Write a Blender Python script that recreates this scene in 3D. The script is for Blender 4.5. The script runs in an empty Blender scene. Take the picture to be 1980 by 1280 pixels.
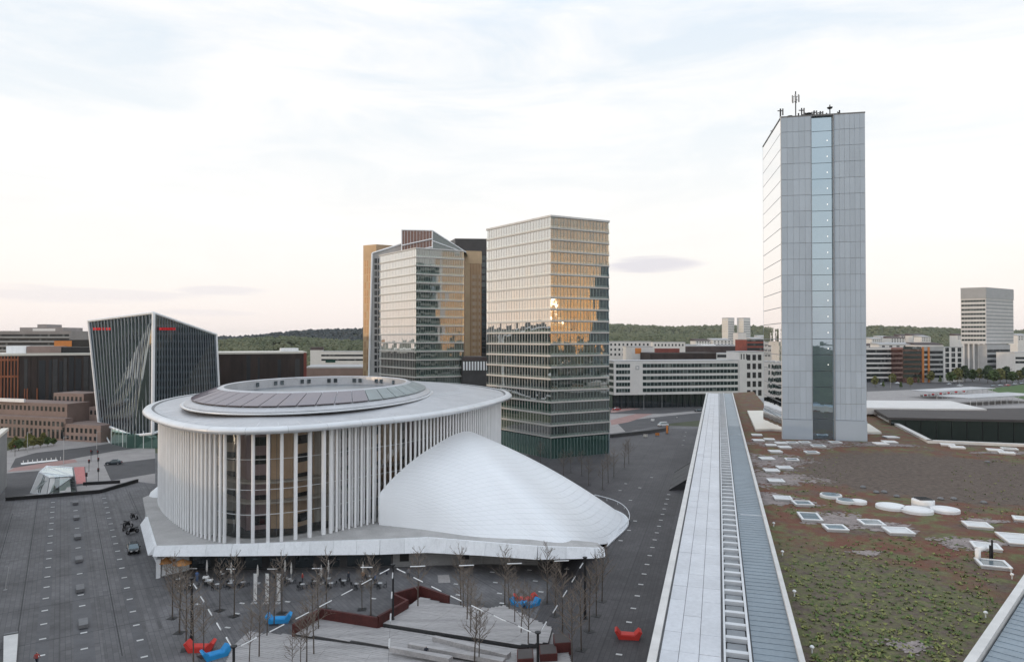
import bpy, bmesh, math, random
from mathutils import Vector, Matrix
random.seed(7)
S = bpy.context.scene
C = S.collection
R = math.radians

# ------------------------------------------------------------------ camera
FPX, CX, CY, HOR, CAMH = 1320.0, 990.0, 640.0, 655.0, 38.0
PITCH = math.atan((HOR - CY) / FPX)
cam = bpy.data.cameras.new('camera')
cam_o = bpy.data.objects.new('camera', cam); C.objects.link(cam_o)
cam.sensor_width = 36.0; cam.lens = 36.0 * FPX / 1980.0
cam.clip_start = 0.5; cam.clip_end = 12000
cam_o.location = (0, 0, CAMH)
cam_o.rotation_euler = (math.pi / 2 + PITCH, 0, 0)
S.camera = cam_o

# ------------------------------------------------------------------ sky, sun, exposure
SUN_AZ, SUN_EL = -108.0, 2.5      # azimuth clockwise from +Y
sun_dir = Vector((math.sin(R(SUN_AZ)) * math.cos(R(SUN_EL)), math.cos(R(SUN_AZ)) * math.cos(R(SUN_EL)), math.sin(R(SUN_EL))))
w = bpy.data.worlds.new('World'); S.world = w; w.use_nodes = True
nt = w.node_tree; N = nt.nodes; L = nt.links; N.clear()
wout = N.new('ShaderNodeOutputWorld'); bg = N.new('ShaderNodeBackground'); bg.inputs[1].default_value = 0.1
L.new(bg.outputs[0], wout.inputs[0])
sky = N.new('ShaderNodeTexSky'); sky.sky_type = 'NISHITA'; sky.sun_disc = False
sky.sun_elevation = R(SUN_EL); sky.sun_rotation = R(SUN_AZ); sky.altitude = 350
sky.air_density = 1.0; sky.dust_density = 2.5; sky.ozone_density = 1.0
tc = N.new('ShaderNodeTexCoord')
sep = N.new('ShaderNodeSeparateXYZ'); L.new(tc.outputs['Generated'], sep.inputs[0])
def wmath(op, a, b=None, clamp=False):
    n = N.new('ShaderNodeMath'); n.operation = op; n.use_clamp = clamp
    for i, v in enumerate((a, b)):
        if v is None: continue
        if isinstance(v, (int, float)): n.inputs[i].default_value = v
        else: L.new(v, n.inputs[i])
    return n.outputs[0]
def wmix(fac, a, b, typ='MIX'):
    n = N.new('ShaderNodeMix'); n.data_type = 'RGBA'; n.blend_type = typ
    if isinstance(fac, (int, float)): n.inputs[0].default_value = fac
    else: L.new(fac, n.inputs[0])
    for i, v in ((6, a), (7, b)):
        if isinstance(v, tuple): n.inputs[i].default_value = v + (1,)
        else: L.new(v, n.inputs[i])
    return n.outputs[2]
# high thin veil of cloud: colour by elevation (values x10, strength 0.1)
ramp = N.new('ShaderNodeValToRGB'); L.new(sep.outputs[2], ramp.inputs[0])
cr = ramp.color_ramp; cr.interpolation = 'B_SPLINE'
stops = [(0.0, (0.75, .695, .68)), (.05, (0.76, .72, .71)), (.12, (.77, .755, .745)), (.24, (.70, .735, .765)),
         (.36, (.62, .685, .75)), (.46, (.585, .66, .75)), (1.0, (.62, .82, 1.12))]
while len(cr.elements) < len(stops): cr.elements.new(.5)
for e, (p, c) in zip(cr.elements, stops): e.position = p; e.color = c + (1,)
veil = wmix(1.0, ramp.outputs[0], (10.4, 10.2, 10.0), 'MULTIPLY')
# warm glow towards the setting sun
vdot = N.new('ShaderNodeVectorMath'); vdot.operation = 'DOT_PRODUCT'; L.new(tc.outputs['Generated'], vdot.inputs[0]); vdot.inputs[1].default_value = sun_dir
glow0 = wmath('MAXIMUM', vdot.outputs['Value'], 0.0); glow = wmath('POWER', glow0, 4.0)
lowf = wmath('POWER', wmath('SUBTRACT', 1.0, wmath('MULTIPLY', wmath('ABSOLUTE', sep.outputs[2]), 4.2), True), 2.2)
glow = wmath('MULTIPLY', glow, lowf)
glow2 = wmath('MULTIPLY', wmath('POWER', glow0, 16.0), lowf)
veil = wmix(wmath('MULTIPLY', glow, .8), veil, (12.4, 9.3, 6.6))
veil = wmix(wmath('MULTIPLY', glow2, .9), veil, (19.0, 10.0, 3.9))
# cirrus streaks: stretched noise
mp = N.new('ShaderNodeMapping'); mp.inputs['Scale'].default_value = (2.0, 2.0, 9.0); mp.inputs['Rotation'].default_value = (R(12), R(-14), R(0))
L.new(tc.outputs['Generated'], mp.inputs[0])
nz = N.new('ShaderNodeTexNoise'); nz.inputs['Scale'].default_value = 1.6; nz.inputs['Detail'].default_value = 9; nz.inputs['Roughness'].default_value = .62; nz.inputs['Distortion'].default_value = .7
L.new(mp.outputs[0], nz.inputs['Vector'])
st = N.new('ShaderNodeMapRange'); st.inputs[1].default_value = .36; st.inputs[2].default_value = .66; L.new(nz.outputs[0], st.inputs[0])
hi = wmath('MULTIPLY', wmath('SUBTRACT', sep.outputs[2], .02, True), 6.0, True)
veil = wmix(wmath('MULTIPLY', wmath('MULTIPLY', st.outputs[0], hi), .92), veil, (8.4, 8.2, 8.05))
# low grey cloud bars
az = wmath('ARCTAN2', sep.outputs[0], sep.outputs[1])
mp2 = N.new('ShaderNodeMapping'); mp2.inputs['Scale'].default_value = (3, 3, 42); L.new(tc.outputs['Generated'], mp2.inputs[0])
nz2 = N.new('ShaderNodeTexNoise'); nz2.inputs['Scale'].default_value = 2.2; nz2.inputs['Detail'].default_value = 6; L.new(mp2.outputs[0], nz2.inputs['Vector'])
def cloud(a0, e0, sa, se, k):
    global veil
    a = wmath('DIVIDE', wmath('SUBTRACT', az, R(a0)), R(sa)); e = wmath('DIVIDE', wmath('SUBTRACT', sep.outputs[2], math.sin(R(e0))), R(se))
    d = wmath('ADD', wmath('MULTIPLY', a, a), wmath('MULTIPLY', e, e))
    d = wmath('ADD', d, wmath('MULTIPLY', wmath('SUBTRACT', nz2.outputs[0], .5), 2.6))
    m = N.new('ShaderNodeMapRange'); m.interpolation_type = 'SMOOTHSTEP'; m.inputs[1].default_value = 1.15; m.inputs[2].default_value = .25; L.new(d, m.inputs[0])
    veil = wmix(wmath('MULTIPLY', m.outputs[0], k), veil, (6.3, 6.1, 6.5))
cloud(11.8, 6.0, 4.6, .70, 1.0)
cloud(-22.8, 3.75, 3.6, .42, .5)
cloud(-33, 3.1, 9.5, .6, .42)
cloud(-24, 2.0, 4.0, .35, .3)
col = wmix(.82, sky.outputs[0], veil)
L.new(col, bg.inputs[0])

sl = bpy.data.lights.new('sun', 'SUN'); sl.energy = 0.5; sl.angle = R(0.6); sl.color = (1.0, .74, .48)
so = bpy.data.objects.new('sun', sl); C.objects.link(so)
so.rotation_euler = (-sun_dir).to_track_quat('-Z', 'Y').to_euler()
so.location = (-80, -30, 90)
S.view_settings.view_transform = 'Standard'; S.view_settings.look = 'None'; S.view_settings.exposure = 0.62; S.view_settings.gamma = 1.0
S.view_settings.use_curve_mapping = False
S.render.engine = 'CYCLES'
S.cycles.use_denoising = True
try: S.cycles.denoiser = 'OPENIMAGEDENOISE'
except Exception: pass
S.cycles.max_bounces = 8; S.cycles.diffuse_bounces = 3; S.cycles.glossy_bounces = 4; S.cycles.transmission_bounces = 6; S.cycles.transparent_max_bounces = 8
S.cycles.sample_clamp_indirect = 6.0; S.cycles.caustics_refractive = False

# ------------------------------------------------------------------ pixel -> place
def ray(px, py):
    x, y = (px - CX) / FPX, (CY - py) / FPX
    c, s = math.cos(PITCH), math.sin(PITCH)
    return Vector((x, c - y * s, s + y * c))
def G(px, py, z=0.0):
    d = ray(px, py); t = (z - CAMH) / d.z
    return Vector((d.x * t, d.y * t, z))
def at(px, py, Y):
    d = ray(px, py); t = Y / d.y
    return Vector((d.x * t, Y, CAMH + d.z * t))
def azv(a): return Vector((math.sin(R(a)), math.cos(R(a)), 0))
def along(P, a, px):
    "point on the ground line from P in azimuth a that is seen at picture column px"
    m = (px - CX) / FPX; u = azv(a)
    t = (m * P.y - P.x) / (u.x - m * u.y)
    return P + u * t, t
def ztop(py, Y): return at(CX, py, Y).z

# ------------------------------------------------------------------ materials
M = {}
def principled(name):
    m = bpy.data.materials.new(name); m.use_nodes = True; M[name] = m
    return m, m.node_tree.nodes, m.node_tree.links, m.node_tree.nodes['Principled BSDF']
def mat(name, col, rough=.6, metal=0.0, var=.12, scale=.35, bump=0.0, bscale=6.0, stretch=None, spec=None, col2=None, speck=0.0, orand=.05, rain=0.0):
    """colour with two scales of noise (tone, fine speck) in world coordinates"""
    m, n, l, b = principled(name)
    b.inputs['Roughness'].default_value = rough; b.inputs['Metallic'].default_value = metal
    if spec is not None: b.inputs['Specular IOR Level'].default_value = spec
    g = n.new('ShaderNodeNewGeometry'); src = g.outputs['Position']
    if stretch:
        mp = n.new('ShaderNodeMapping'); mp.inputs['Scale'].default_value = stretch; l.new(src, mp.inputs[0]); src = mp.outputs[0]
    nz = n.new('ShaderNodeTexNoise'); nz.inputs['Scale'].default_value = scale; nz.inputs['Detail'].default_value = 7; nz.inputs['Roughness'].default_value = .62
    l.new(src, nz.inputs['Vector'])
    mr = n.new('ShaderNodeMapRange'); mr.inputs[1].default_value = .3; mr.inputs[2].default_value = .7; l.new(nz.outputs[0], mr.inputs[0])
    mx = n.new('ShaderNodeMix'); mx.data_type = 'RGBA'; l.new(mr.outputs[0], mx.inputs[0])
    c2 = col2 or tuple(min(1, c * (1 + var)) for c in col); c1 = col if col2 else tuple(c * (1 - var) for c in col)
    mx.inputs[6].default_value = c1 + (1,); mx.inputs[7].default_value = c2 + (1,)
    out = mx.outputs[2]
    if speck:
        n2 = n.new('ShaderNodeTexNoise'); n2.inputs['Scale'].default_value = scale * 14; n2.inputs['Detail'].default_value = 4; l.new(src, n2.inputs['Vector'])
        m2 = n.new('ShaderNodeMix'); m2.data_type = 'RGBA'; m2.blend_type = 'MULTIPLY'; m2.inputs[0].default_value = 1
        r2 = n.new('ShaderNodeMapRange'); r2.inputs[1].default_value = .3; r2.inputs[2].default_value = .7; r2.inputs[3].default_value = 1 - speck; r2.inputs[4].default_value = 1 + speck * .6; l.new(n2.outputs[0], r2.inputs[0])
        l.new(out, m2.inputs[6]); l.new(r2.outputs[0], m2.inputs[7]); out = m2.outputs[2]
    if orand:      # each piece a shade of its own
        oi = n.new('ShaderNodeObjectInfo'); ro = n.new('ShaderNodeMapRange'); ro.inputs[3].default_value = 1 - orand; ro.inputs[4].default_value = 1 + orand; l.new(oi.outputs['Random'], ro.inputs[0])
        m4 = n.new('ShaderNodeMix'); m4.data_type = 'RGBA'; m4.blend_type = 'MULTIPLY'; m4.inputs[0].default_value = 1; l.new(out, m4.inputs[6]); l.new(ro.outputs[0], m4.inputs[7]); out = m4.outputs[2]
    if rain:       # streaks of dirt running down
        mp5 = n.new('ShaderNodeMapping'); mp5.inputs['Scale'].default_value = (1.6, 1.6, .12); l.new(g.outputs['Position'], mp5.inputs[0])
        n5 = n.new('ShaderNodeTexNoise'); n5.inputs['Scale'].default_value = 1.0; n5.inputs['Detail'].default_value = 6; l.new(mp5.outputs[0], n5.inputs['Vector'])
        r5 = n.new('ShaderNodeMapRange'); r5.inputs[1].default_value = .5; r5.inputs[2].default_value = .75; r5.inputs[3].default_value = 1; r5.inputs[4].default_value = 1 - rain; l.new(n5.outputs[0], r5.inputs[0])
        m5 = n.new('ShaderNodeMix'); m5.data_type = 'RGBA'; m5.blend_type = 'MULTIPLY'; m5.inputs[0].default_value = 1; l.new(out, m5.inputs[6]); l.new(r5.outputs[0], m5.inputs[7]); out = m5.outputs[2]
    l.new(out, b.inputs['Base Color'])
    if bump:
        bp = n.new('ShaderNodeBump'); bp.inputs['Strength'].default_value = bump; bp.inputs['Distance'].default_value = .05
        nb = n.new('ShaderNodeTexNoise'); nb.inputs['Scale'].default_value = bscale; nb.inputs['Detail'].default_value = 5; l.new(src, nb.inputs['Vector'])
        l.new(nb.outputs[0], bp.inputs['Height']); l.new(bp.outputs[0], b.inputs['Normal'])
    return m
def pane_tilt(n, l, g, nrm, dest, amt):
    "each pane hangs at a slightly different angle, so reflections break from pane to pane"
    sn = n.new('ShaderNodeVectorMath'); sn.operation = 'SNAP'; sn.inputs[1].default_value = (2.1, 2.1, 3.65); l.new(g.outputs['Position'], sn.inputs[0])
    wn = n.new('ShaderNodeTexWhiteNoise'); l.new(sn.outputs[0], wn.inputs['Vector'])
    su = n.new('ShaderNodeVectorMath'); su.operation = 'SUBTRACT'; l.new(wn.outputs['Color'], su.inputs[0]); su.inputs[1].default_value = (.5, .5, .5)
    sc = n.new('ShaderNodeVectorMath'); sc.operation = 'SCALE'; sc.inputs['Scale'].default_value = amt; l.new(su.outputs[0], sc.inputs[0])
    ad = n.new('ShaderNodeVectorMath'); ad.operation = 'ADD'; l.new(nrm, ad.inputs[0]); l.new(sc.outputs[0], ad.inputs[1])
    no = n.new('ShaderNodeVectorMath'); no.operation = 'NORMALIZE'; l.new(ad.outputs[0], no.inputs[0]); l.new(no.outputs[0], dest)
def skin_glass(name, tint, base=.25, gain=1.2, rough=.03, clear=(.75, .85, .82), jit=.022):
    "thin coated pane: clear, with a reflection that grows towards grazing; slight waviness pane by pane"
    m = bpy.data.materials.new(name); m.use_nodes = True; M[name] = m
    n, l = m.node_tree.nodes, m.node_tree.links; n.clear()
    o = n.new('ShaderNodeOutputMaterial'); mx = n.new('ShaderNodeMixShader'); t = n.new('ShaderNodeBsdfTransparent'); gl = n.new('ShaderNodeBsdfGlossy')
    t.inputs[0].default_value = clear + (1,); gl.inputs['Color'].default_value = tint + (1,); gl.inputs['Roughness'].default_value = rough
    lw = n.new('ShaderNodeLayerWeight'); lw.inputs[0].default_value = .5
    ma = n.new('ShaderNodeMath'); ma.operation = 'MULTIPLY_ADD'; ma.use_clamp = True; ma.inputs[1].default_value = gain; ma.inputs[2].default_value = base
    l.new(lw.outputs['Facing'], ma.inputs[0]); l.new(ma.outputs[0], mx.inputs[0])
    l.new(t.outputs[0], mx.inputs[1]); l.new(gl.outputs[0], mx.inputs[2]); l.new(mx.outputs[0], o.inputs[0])
    g = n.new('ShaderNodeNewGeometry'); nz = n.new('ShaderNodeTexNoise'); nz.inputs['Scale'].default_value = .22; l.new(g.outputs['Position'], nz.inputs['Vector'])
    bp = n.new('ShaderNodeBump'); bp.inputs['Strength'].default_value = .02; bp.inputs['Distance'].default_value = .4
    l.new(nz.outputs[0], bp.inputs['Height']); pane_tilt(n, l, g, bp.outputs[0], gl.inputs['Normal'], jit)
    return m
def mirror_glass(name, tint, rough=.04, dark=(.02, .03, .035), fac=.6, wav=.06, wscale=.22, jit=.008, gain=.9):
    "opaque dark glazing with a strong reflection"
    m = bpy.data.materials.new(name); m.use_nodes = True; M[name] = m
    n, l = m.node_tree.nodes, m.node_tree.links; n.clear()
    o = n.new('ShaderNodeOutputMaterial'); mx = n.new('ShaderNodeMixShader'); t = n.new('ShaderNodeBsdfDiffuse'); gl = n.new('ShaderNodeBsdfGlossy')
    t.inputs[0].default_value = dark + (1,); gl.inputs['Color'].default_value = tint + (1,); gl.inputs['Roughness'].default_value = rough
    lw = n.new('ShaderNodeLayerWeight'); lw.inputs[0].default_value = .5
    ma = n.new('ShaderNodeMath'); ma.operation = 'MULTIPLY_ADD'; ma.use_clamp = True; ma.inputs[1].default_value = gain; ma.inputs[2].default_value = fac
    l.new(lw.outputs['Facing'], ma.inputs[0]); l.new(ma.outputs[0], mx.inputs[0])
    l.new(t.outputs[0], mx.inputs[1]); l.new(gl.outputs[0], mx.inputs[2]); l.new(mx.outputs[0], o.inputs[0])
    g = n.new('ShaderNodeNewGeometry'); nz = n.new('ShaderNodeTexNoise'); nz.inputs['Scale'].default_value = wscale; nz.inputs['Detail'].default_value = 3; l.new(g.outputs['Position'], nz.inputs['Vector'])
    bp = n.new('ShaderNodeBump'); bp.inputs['Strength'].default_value = wav; bp.inputs['Distance'].default_value = .5
    l.new(nz.outputs[0], bp.inputs['Height']); pane_tilt(n, l, g, bp.outputs[0], gl.inputs['Normal'], jit)
    return m
def window_mat(name, dark, light, cell=(1.4, 1.4, 3.5), p=.25, rough=.15):
    "glazing seen pane by pane: some with blinds or lit ceilings behind"
    m, n, l, b = principled(name); b.inputs['Roughness'].default_value = rough
    g = n.new('ShaderNodeNewGeometry'); sn = n.new('ShaderNodeVectorMath'); sn.operation = 'SNAP'; sn.inputs[1].default_value = cell
    l.new(g.outputs['Position'], sn.inputs[0]); wn = n.new('ShaderNodeTexWhiteNoise'); l.new(sn.outputs[0], wn.inputs['Vector'])
    mr = n.new('ShaderNodeMapRange'); mr.inputs[1].default_value = 1 - p; mr.inputs[2].default_value = 1.0; l.new(wn.outputs['Value'], mr.inputs[0])
    mx = n.new('ShaderNodeMix'); mx.data_type = 'RGBA'; l.new(mr.outputs[0], mx.inputs[0])
    mx.inputs[6].default_value = dark + (1,); mx.inputs[7].default_value = light + (1,); l.new(mx.outputs[2], b.inputs['Base Color'])
    return m
def paving_mat(name, angle, c1, c2, mortar, tw, th, var=.38):
    m, n, l, b = principled(name); b.inputs['Roughness'].default_value = .62; b.inputs['Specular IOR Level'].default_value = .35
    g = n.new('ShaderNodeNewGeometry'); mp = n.new('ShaderNodeMapping'); mp.inputs['Rotation'].default_value = (0, 0, R(angle)); l.new(g.outputs['Position'], mp.inputs[0])
    bt = n.new('ShaderNodeTexBrick'); l.new(mp.outputs[0], bt.inputs['Vector']); bt.inputs['Scale'].default_value = 1.0
    bt.inputs['Brick Width'].default_value = tw; bt.inputs['Row Height'].default_value = th; bt.inputs['Mortar Size'].default_value = .03; bt.inputs['Mortar Smooth'].default_value = .3
    bt.inputs['Color1'].default_value = c1 + (1,); bt.inputs['Color2'].default_value = c2 + (1,); bt.inputs['Mortar'].default_value = mortar + (1,)
    nz = n.new('ShaderNodeTexNoise'); nz.inputs['Scale'].default_value = .09; nz.inputs['Detail'].default_value = 9; nz.inputs['Roughness'].default_value = .66; l.new(g.outputs['Position'], nz.inputs['Vector'])
    r2 = n.new('ShaderNodeMapRange'); r2.inputs[1].default_value = .3; r2.inputs[2].default_value = .7; r2.inputs[3].default_value = 1 - var; r2.inputs[4].default_value = 1 + var; l.new(nz.outputs[0], r2.inputs[0])
    m2 = n.new('ShaderNodeMix'); m2.data_type = 'RGBA'; m2.blend_type = 'MULTIPLY'; m2.inputs[0].default_value = 1; l.new(bt.outputs[0], m2.inputs[6]); l.new(r2.outputs[0], m2.inputs[7])
    # wide courses of slightly different stone
    br = n.new('ShaderNodeTexBrick'); l.new(mp.outputs[0], br.inputs['Vector']); br.inputs['Brick Width'].default_value = 40; br.inputs['Row Height'].default_value = 4.6; br.inputs['Mortar Size'].default_value = .12; br.inputs['Scale'].default_value = 1
    br.inputs['Color1'].default_value = (1, 1, 1, 1); br.inputs['Color2'].default_value = (.76, .76, .77, 1); br.inputs['Mortar'].default_value = (.62, .62, .63, 1)
    m3 = n.new('ShaderNodeMix'); m3.data_type = 'RGBA'; m3.blend_type = 'MULTIPLY'; m3.inputs[0].default_value = .8; l.new(m2.outputs[2], m3.inputs[6]); l.new(br.outputs[0], m3.inputs[7])
    l.new(m3.outputs[2], b.inputs['Base Color'])
    return m

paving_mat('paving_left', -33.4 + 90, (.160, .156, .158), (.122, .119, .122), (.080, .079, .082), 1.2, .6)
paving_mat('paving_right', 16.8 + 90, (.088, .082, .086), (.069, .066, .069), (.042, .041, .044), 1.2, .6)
mat('terrain', (.075, .085, .045), .95, var=.35, scale=.012, speck=.3)
mat('asphalt', (.085, .083, .085), .85, var=.2, scale=.15, speck=.15)
mat('concrete_pave', (.32, .30, .29), .85, var=.15, scale=.2, speck=.15)
mat('pink_pave', (.34, .21, .19), .85, var=.18, scale=.4)
mat('red_paint', (.46, .17, .16), .7, var=.15, scale=.8)
mat('white_paint', (.78, .77, .75), .6, var=.08, scale=.8)
mat('white_metal', (.84, .86, .88), .42, var=.04, scale=.2, speck=.05, rain=.12)
mat('column_white', (.88, .89, .90), .4, var=.04, scale=.4, rain=.1)
mat('mound_tile', (.86, .88, .90), .42, var=.02, scale=.25, orand=0)
mat('mound_joint', (.83, .85, .87), .7, var=.05)
mat('roof_rim', (.70, .725, .75), .33, metal=.15, var=.06, scale=.3)
mat('roof_metal', (.50, .51, .53), .4, metal=.25, var=.12, scale=.18, speck=.08)
mat('roof_grey_green', (.27, .31, .31), .45, metal=.2, var=.15, scale=.3)
mat('terrace_stone', (.44, .43, .42), .8, var=.15, scale=.3, speck=.15)
mirror_glass('solar', (.86, .86, .92), .1, (.15, .13, .145), .0, .02, jit=.05, gain=.34)
mat('core_brown', (.60, .40, .27), .65, var=.15, scale=.2)
mat('core_purple', (.36, .25, .25), .65, var=.15, scale=.2)
mat('core_grey', (.52, .44, .38), .65, var=.15, scale=.2)
mat('black', (.012, .012, .013), .5, var=.2)
mat('dark_wall', (.05, .05, .052), .6, var=.2)
mat('dark_steel', (.025, .026, .028), .5, metal=.3, var=.2, scale=1)
mat('concrete_wall', (.30, .30, .30), .8, var=.12, scale=.2, speck=.1)
mat('granite', (.17, .17, .175), .6, var=.15, scale=1, speck=.2)
mat('corten', (.085, .018, .015), .7, var=.3, scale=.5, speck=.3)
mat('bench_red', (.58, .04, .03), .6, var=.1, scale=1)
mat('bench_blue', (.02, .28, .62), .6, var=.1, scale=1)
mat('deck', (.40, .385, .38), .8, var=.2, scale=.35, stretch=(.25, 2.2, 1), speck=.2)
mat('floor_lamp_glass', (.55, .55, .54), .4, var=.08, orand=.1)
mat('light_strip', (.85, .86, .86), .3, var=.02)
mat('bark', (.10, .082, .068), .9, var=.25, scale=3)
mat('twig', (.20, .165, .135), .9, var=.25, scale=3)
mat('roof_panel', (.56, .58, .615), .38, metal=.1, var=.10, scale=.22, speck=.08)
mat('roof_blue', (.235, .285, .325), .45, metal=.2, var=.10, scale=.25, stretch=(1, 1, 1), speck=.1)
mat('parapet', (.62, .61, .59), .55, var=.12, scale=.5)
mat('gutter', (.16, .165, .17), .6, var=.2)
mat('ladder_white', (.60, .62, .64), .45, var=.1, scale=.6)
mat('duct_grey', (.20, .22, .24), .35, metal=.3, var=.2, scale=.5)
mat('tower_panel', (.42, .49, .565), .4, metal=.12, var=.05, scale=.12)
mat('tower_joint', (.25, .28, .32), .6)
mat('cream', (.72, .68, .60), .6, var=.06)
mat('skylight_white', (.76, .77, .77), .5, var=.06, scale=.8)
mat('skylight_glass', (.15, .19, .21), .2, var=.2, scale=.6, spec=.4, orand=.15)
mat('skylight_pale', (.60, .62, .63), .35, var=.1, scale=.8)
mat('gravel', (.30, .255, .24), .95, var=.3, scale=1.2, speck=.4)
mat('dark_roof', (.085, .075, .072), .85, var=.15, scale=.3)
mat('black_fins', (.012, .017, .024), .3, var=.3, scale=.8, stretch=(6, 6, .2))
mat('stepped_grey', (.30, .275, .265), .8, var=.12, scale=.2)
mat('white_render', (.72, .70, .675), .8, var=.06, scale=.2)
mat('grey_render', (.42, .42, .42), .8, var=.08, scale=.2)
mat('brown_stone', (.27, .20, .175), .85, var=.12, scale=.2, speck=.1)
mat('dark_rust', (.034, .022, .019), .5, metal=.2, var=.5, scale=.25, stretch=(1, 1, .25))
mat('rust_orange', (.30, .10, .045), .55, var=.25, scale=.4, stretch=(1, 1, .3))
mat('orange', (.62, .22, .05), .6, var=.15)
mat('gold', (.47, .34, .21), .5, metal=.2, var=.12, scale=.15)
mat('gold_dark', (.30, .17, .09), .4, metal=.35, var=.12)
mat('black_tower', (.03, .032, .038), .4, var=.2)
mat('spandrel', (.74, .75, .72), .4, var=.06)
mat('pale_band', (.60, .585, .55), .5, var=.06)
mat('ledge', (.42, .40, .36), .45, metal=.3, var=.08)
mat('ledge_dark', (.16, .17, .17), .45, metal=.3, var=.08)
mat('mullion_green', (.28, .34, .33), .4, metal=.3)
mat('car_black', (.008, .008, .01), .15, var=.1)
mat('car_white', (.75, .75, .75), .25, var=.03)
mat('car_dark', (.03, .04, .05), .2, var=.1)
mat('car_silver', (.35, .36, .38), .25, metal=.5, var=.05)
mat('car_red', (.45, .03, .03), .25, var=.05)
mat('rubber', (.015, .015, .015), .8)
mat('rim_metal', (.5, .5, .52), .3, metal=.8)
mat('lamp_red', (.5, .02, .02), .3)
mat('sign_red', (.80, .02, .03), .4, var=.05)
mat('skin', (.55, .34, .25), .6)
mat('hair', (.05, .035, .025), .8)
mat('cloth_dark', (.03, .035, .05), .8)
mat('cloth_blue', (.08, .14, .28), .8)
mat('cloth_grey', (.22, .22, .23), .8)
mat('cloth_red', (.35, .06, .05), .8)
mat('cloth_light', (.6, .58, .55), .8)
mat('canvas_tan', (.42, .20, .07), .8)
mat('leaf_green', (.085, .13, .04), .8, var=.35, scale=.6)
mat('leaf_yellow', (.17, .17, .05), .8, var=.35, scale=.6)
mat('leaf_dark', (.055, .085, .04), .8, var=.35, scale=.3)
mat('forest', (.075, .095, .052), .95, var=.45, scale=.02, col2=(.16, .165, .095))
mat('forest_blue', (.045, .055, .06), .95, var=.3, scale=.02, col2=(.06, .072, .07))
mat('lawn', (.07, .13, .035), .95, var=.25, scale=.2, speck=.3)
mat('sedum', (.10, .15, .04), .85, var=.4, scale=1.5)
mat('sedum_yellow', (.22, .23, .075), .85, var=.35, scale=1.5)
mat('brick_red', (.22, .06, .045), .8, var=.2)
mat('roof_tile_dark', (.08, .06, .058), .8, var=.25, scale=.3)
mat('cafe_dark', (.02, .021, .023), .6, var=.2)
window_mat('win_tower', (.014, .028, .028), (.16, .18, .16), (1.35, 1.35, 3.8), .22)
window_mat('win_dark', (.018, .024, .028), (.14, .15, .15), (1.6, 1.6, 3.2), .18)
window_mat('win_hotel', (.02, .036, .036), (.16, .18, .17), (2.0, 2.0, 3.4), .15)
skin_glass('tower_skin', (.98, .98, .97), .18, 1.1, .012, (.78, .90, .86))
skin_glass('hall_glass', (.9, .95, .95), .03, .45, .02, (.82, .86, .86))
skin_glass('clear_glass', (.9, .95, .95), .12, .8, .03, (.75, .82, .80))
mirror_glass('ufo_glass', (.40, .50, .58), .04, (.010, .014, .018), .03, .0, jit=.001)
mirror_glass('tower_mirror', (.97, .95, .93), .012, (.03, .035, .04), .45, .02)
mirror_glass('tower_strip', (.66, .82, .94), .02, (.05, .07, .085), .52, .02)
mirror_glass('green_glass', (.6, .8, .74), .05, (.025, .075, .06), .12, .04)
mirror_glass('dark_glass', (.6, .68, .7), .05, (.012, .016, .02), .10, .03)
mirror_glass('red_glass', (.75, .6, .55), .06, (.11, .045, .035), .12, .03)
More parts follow.
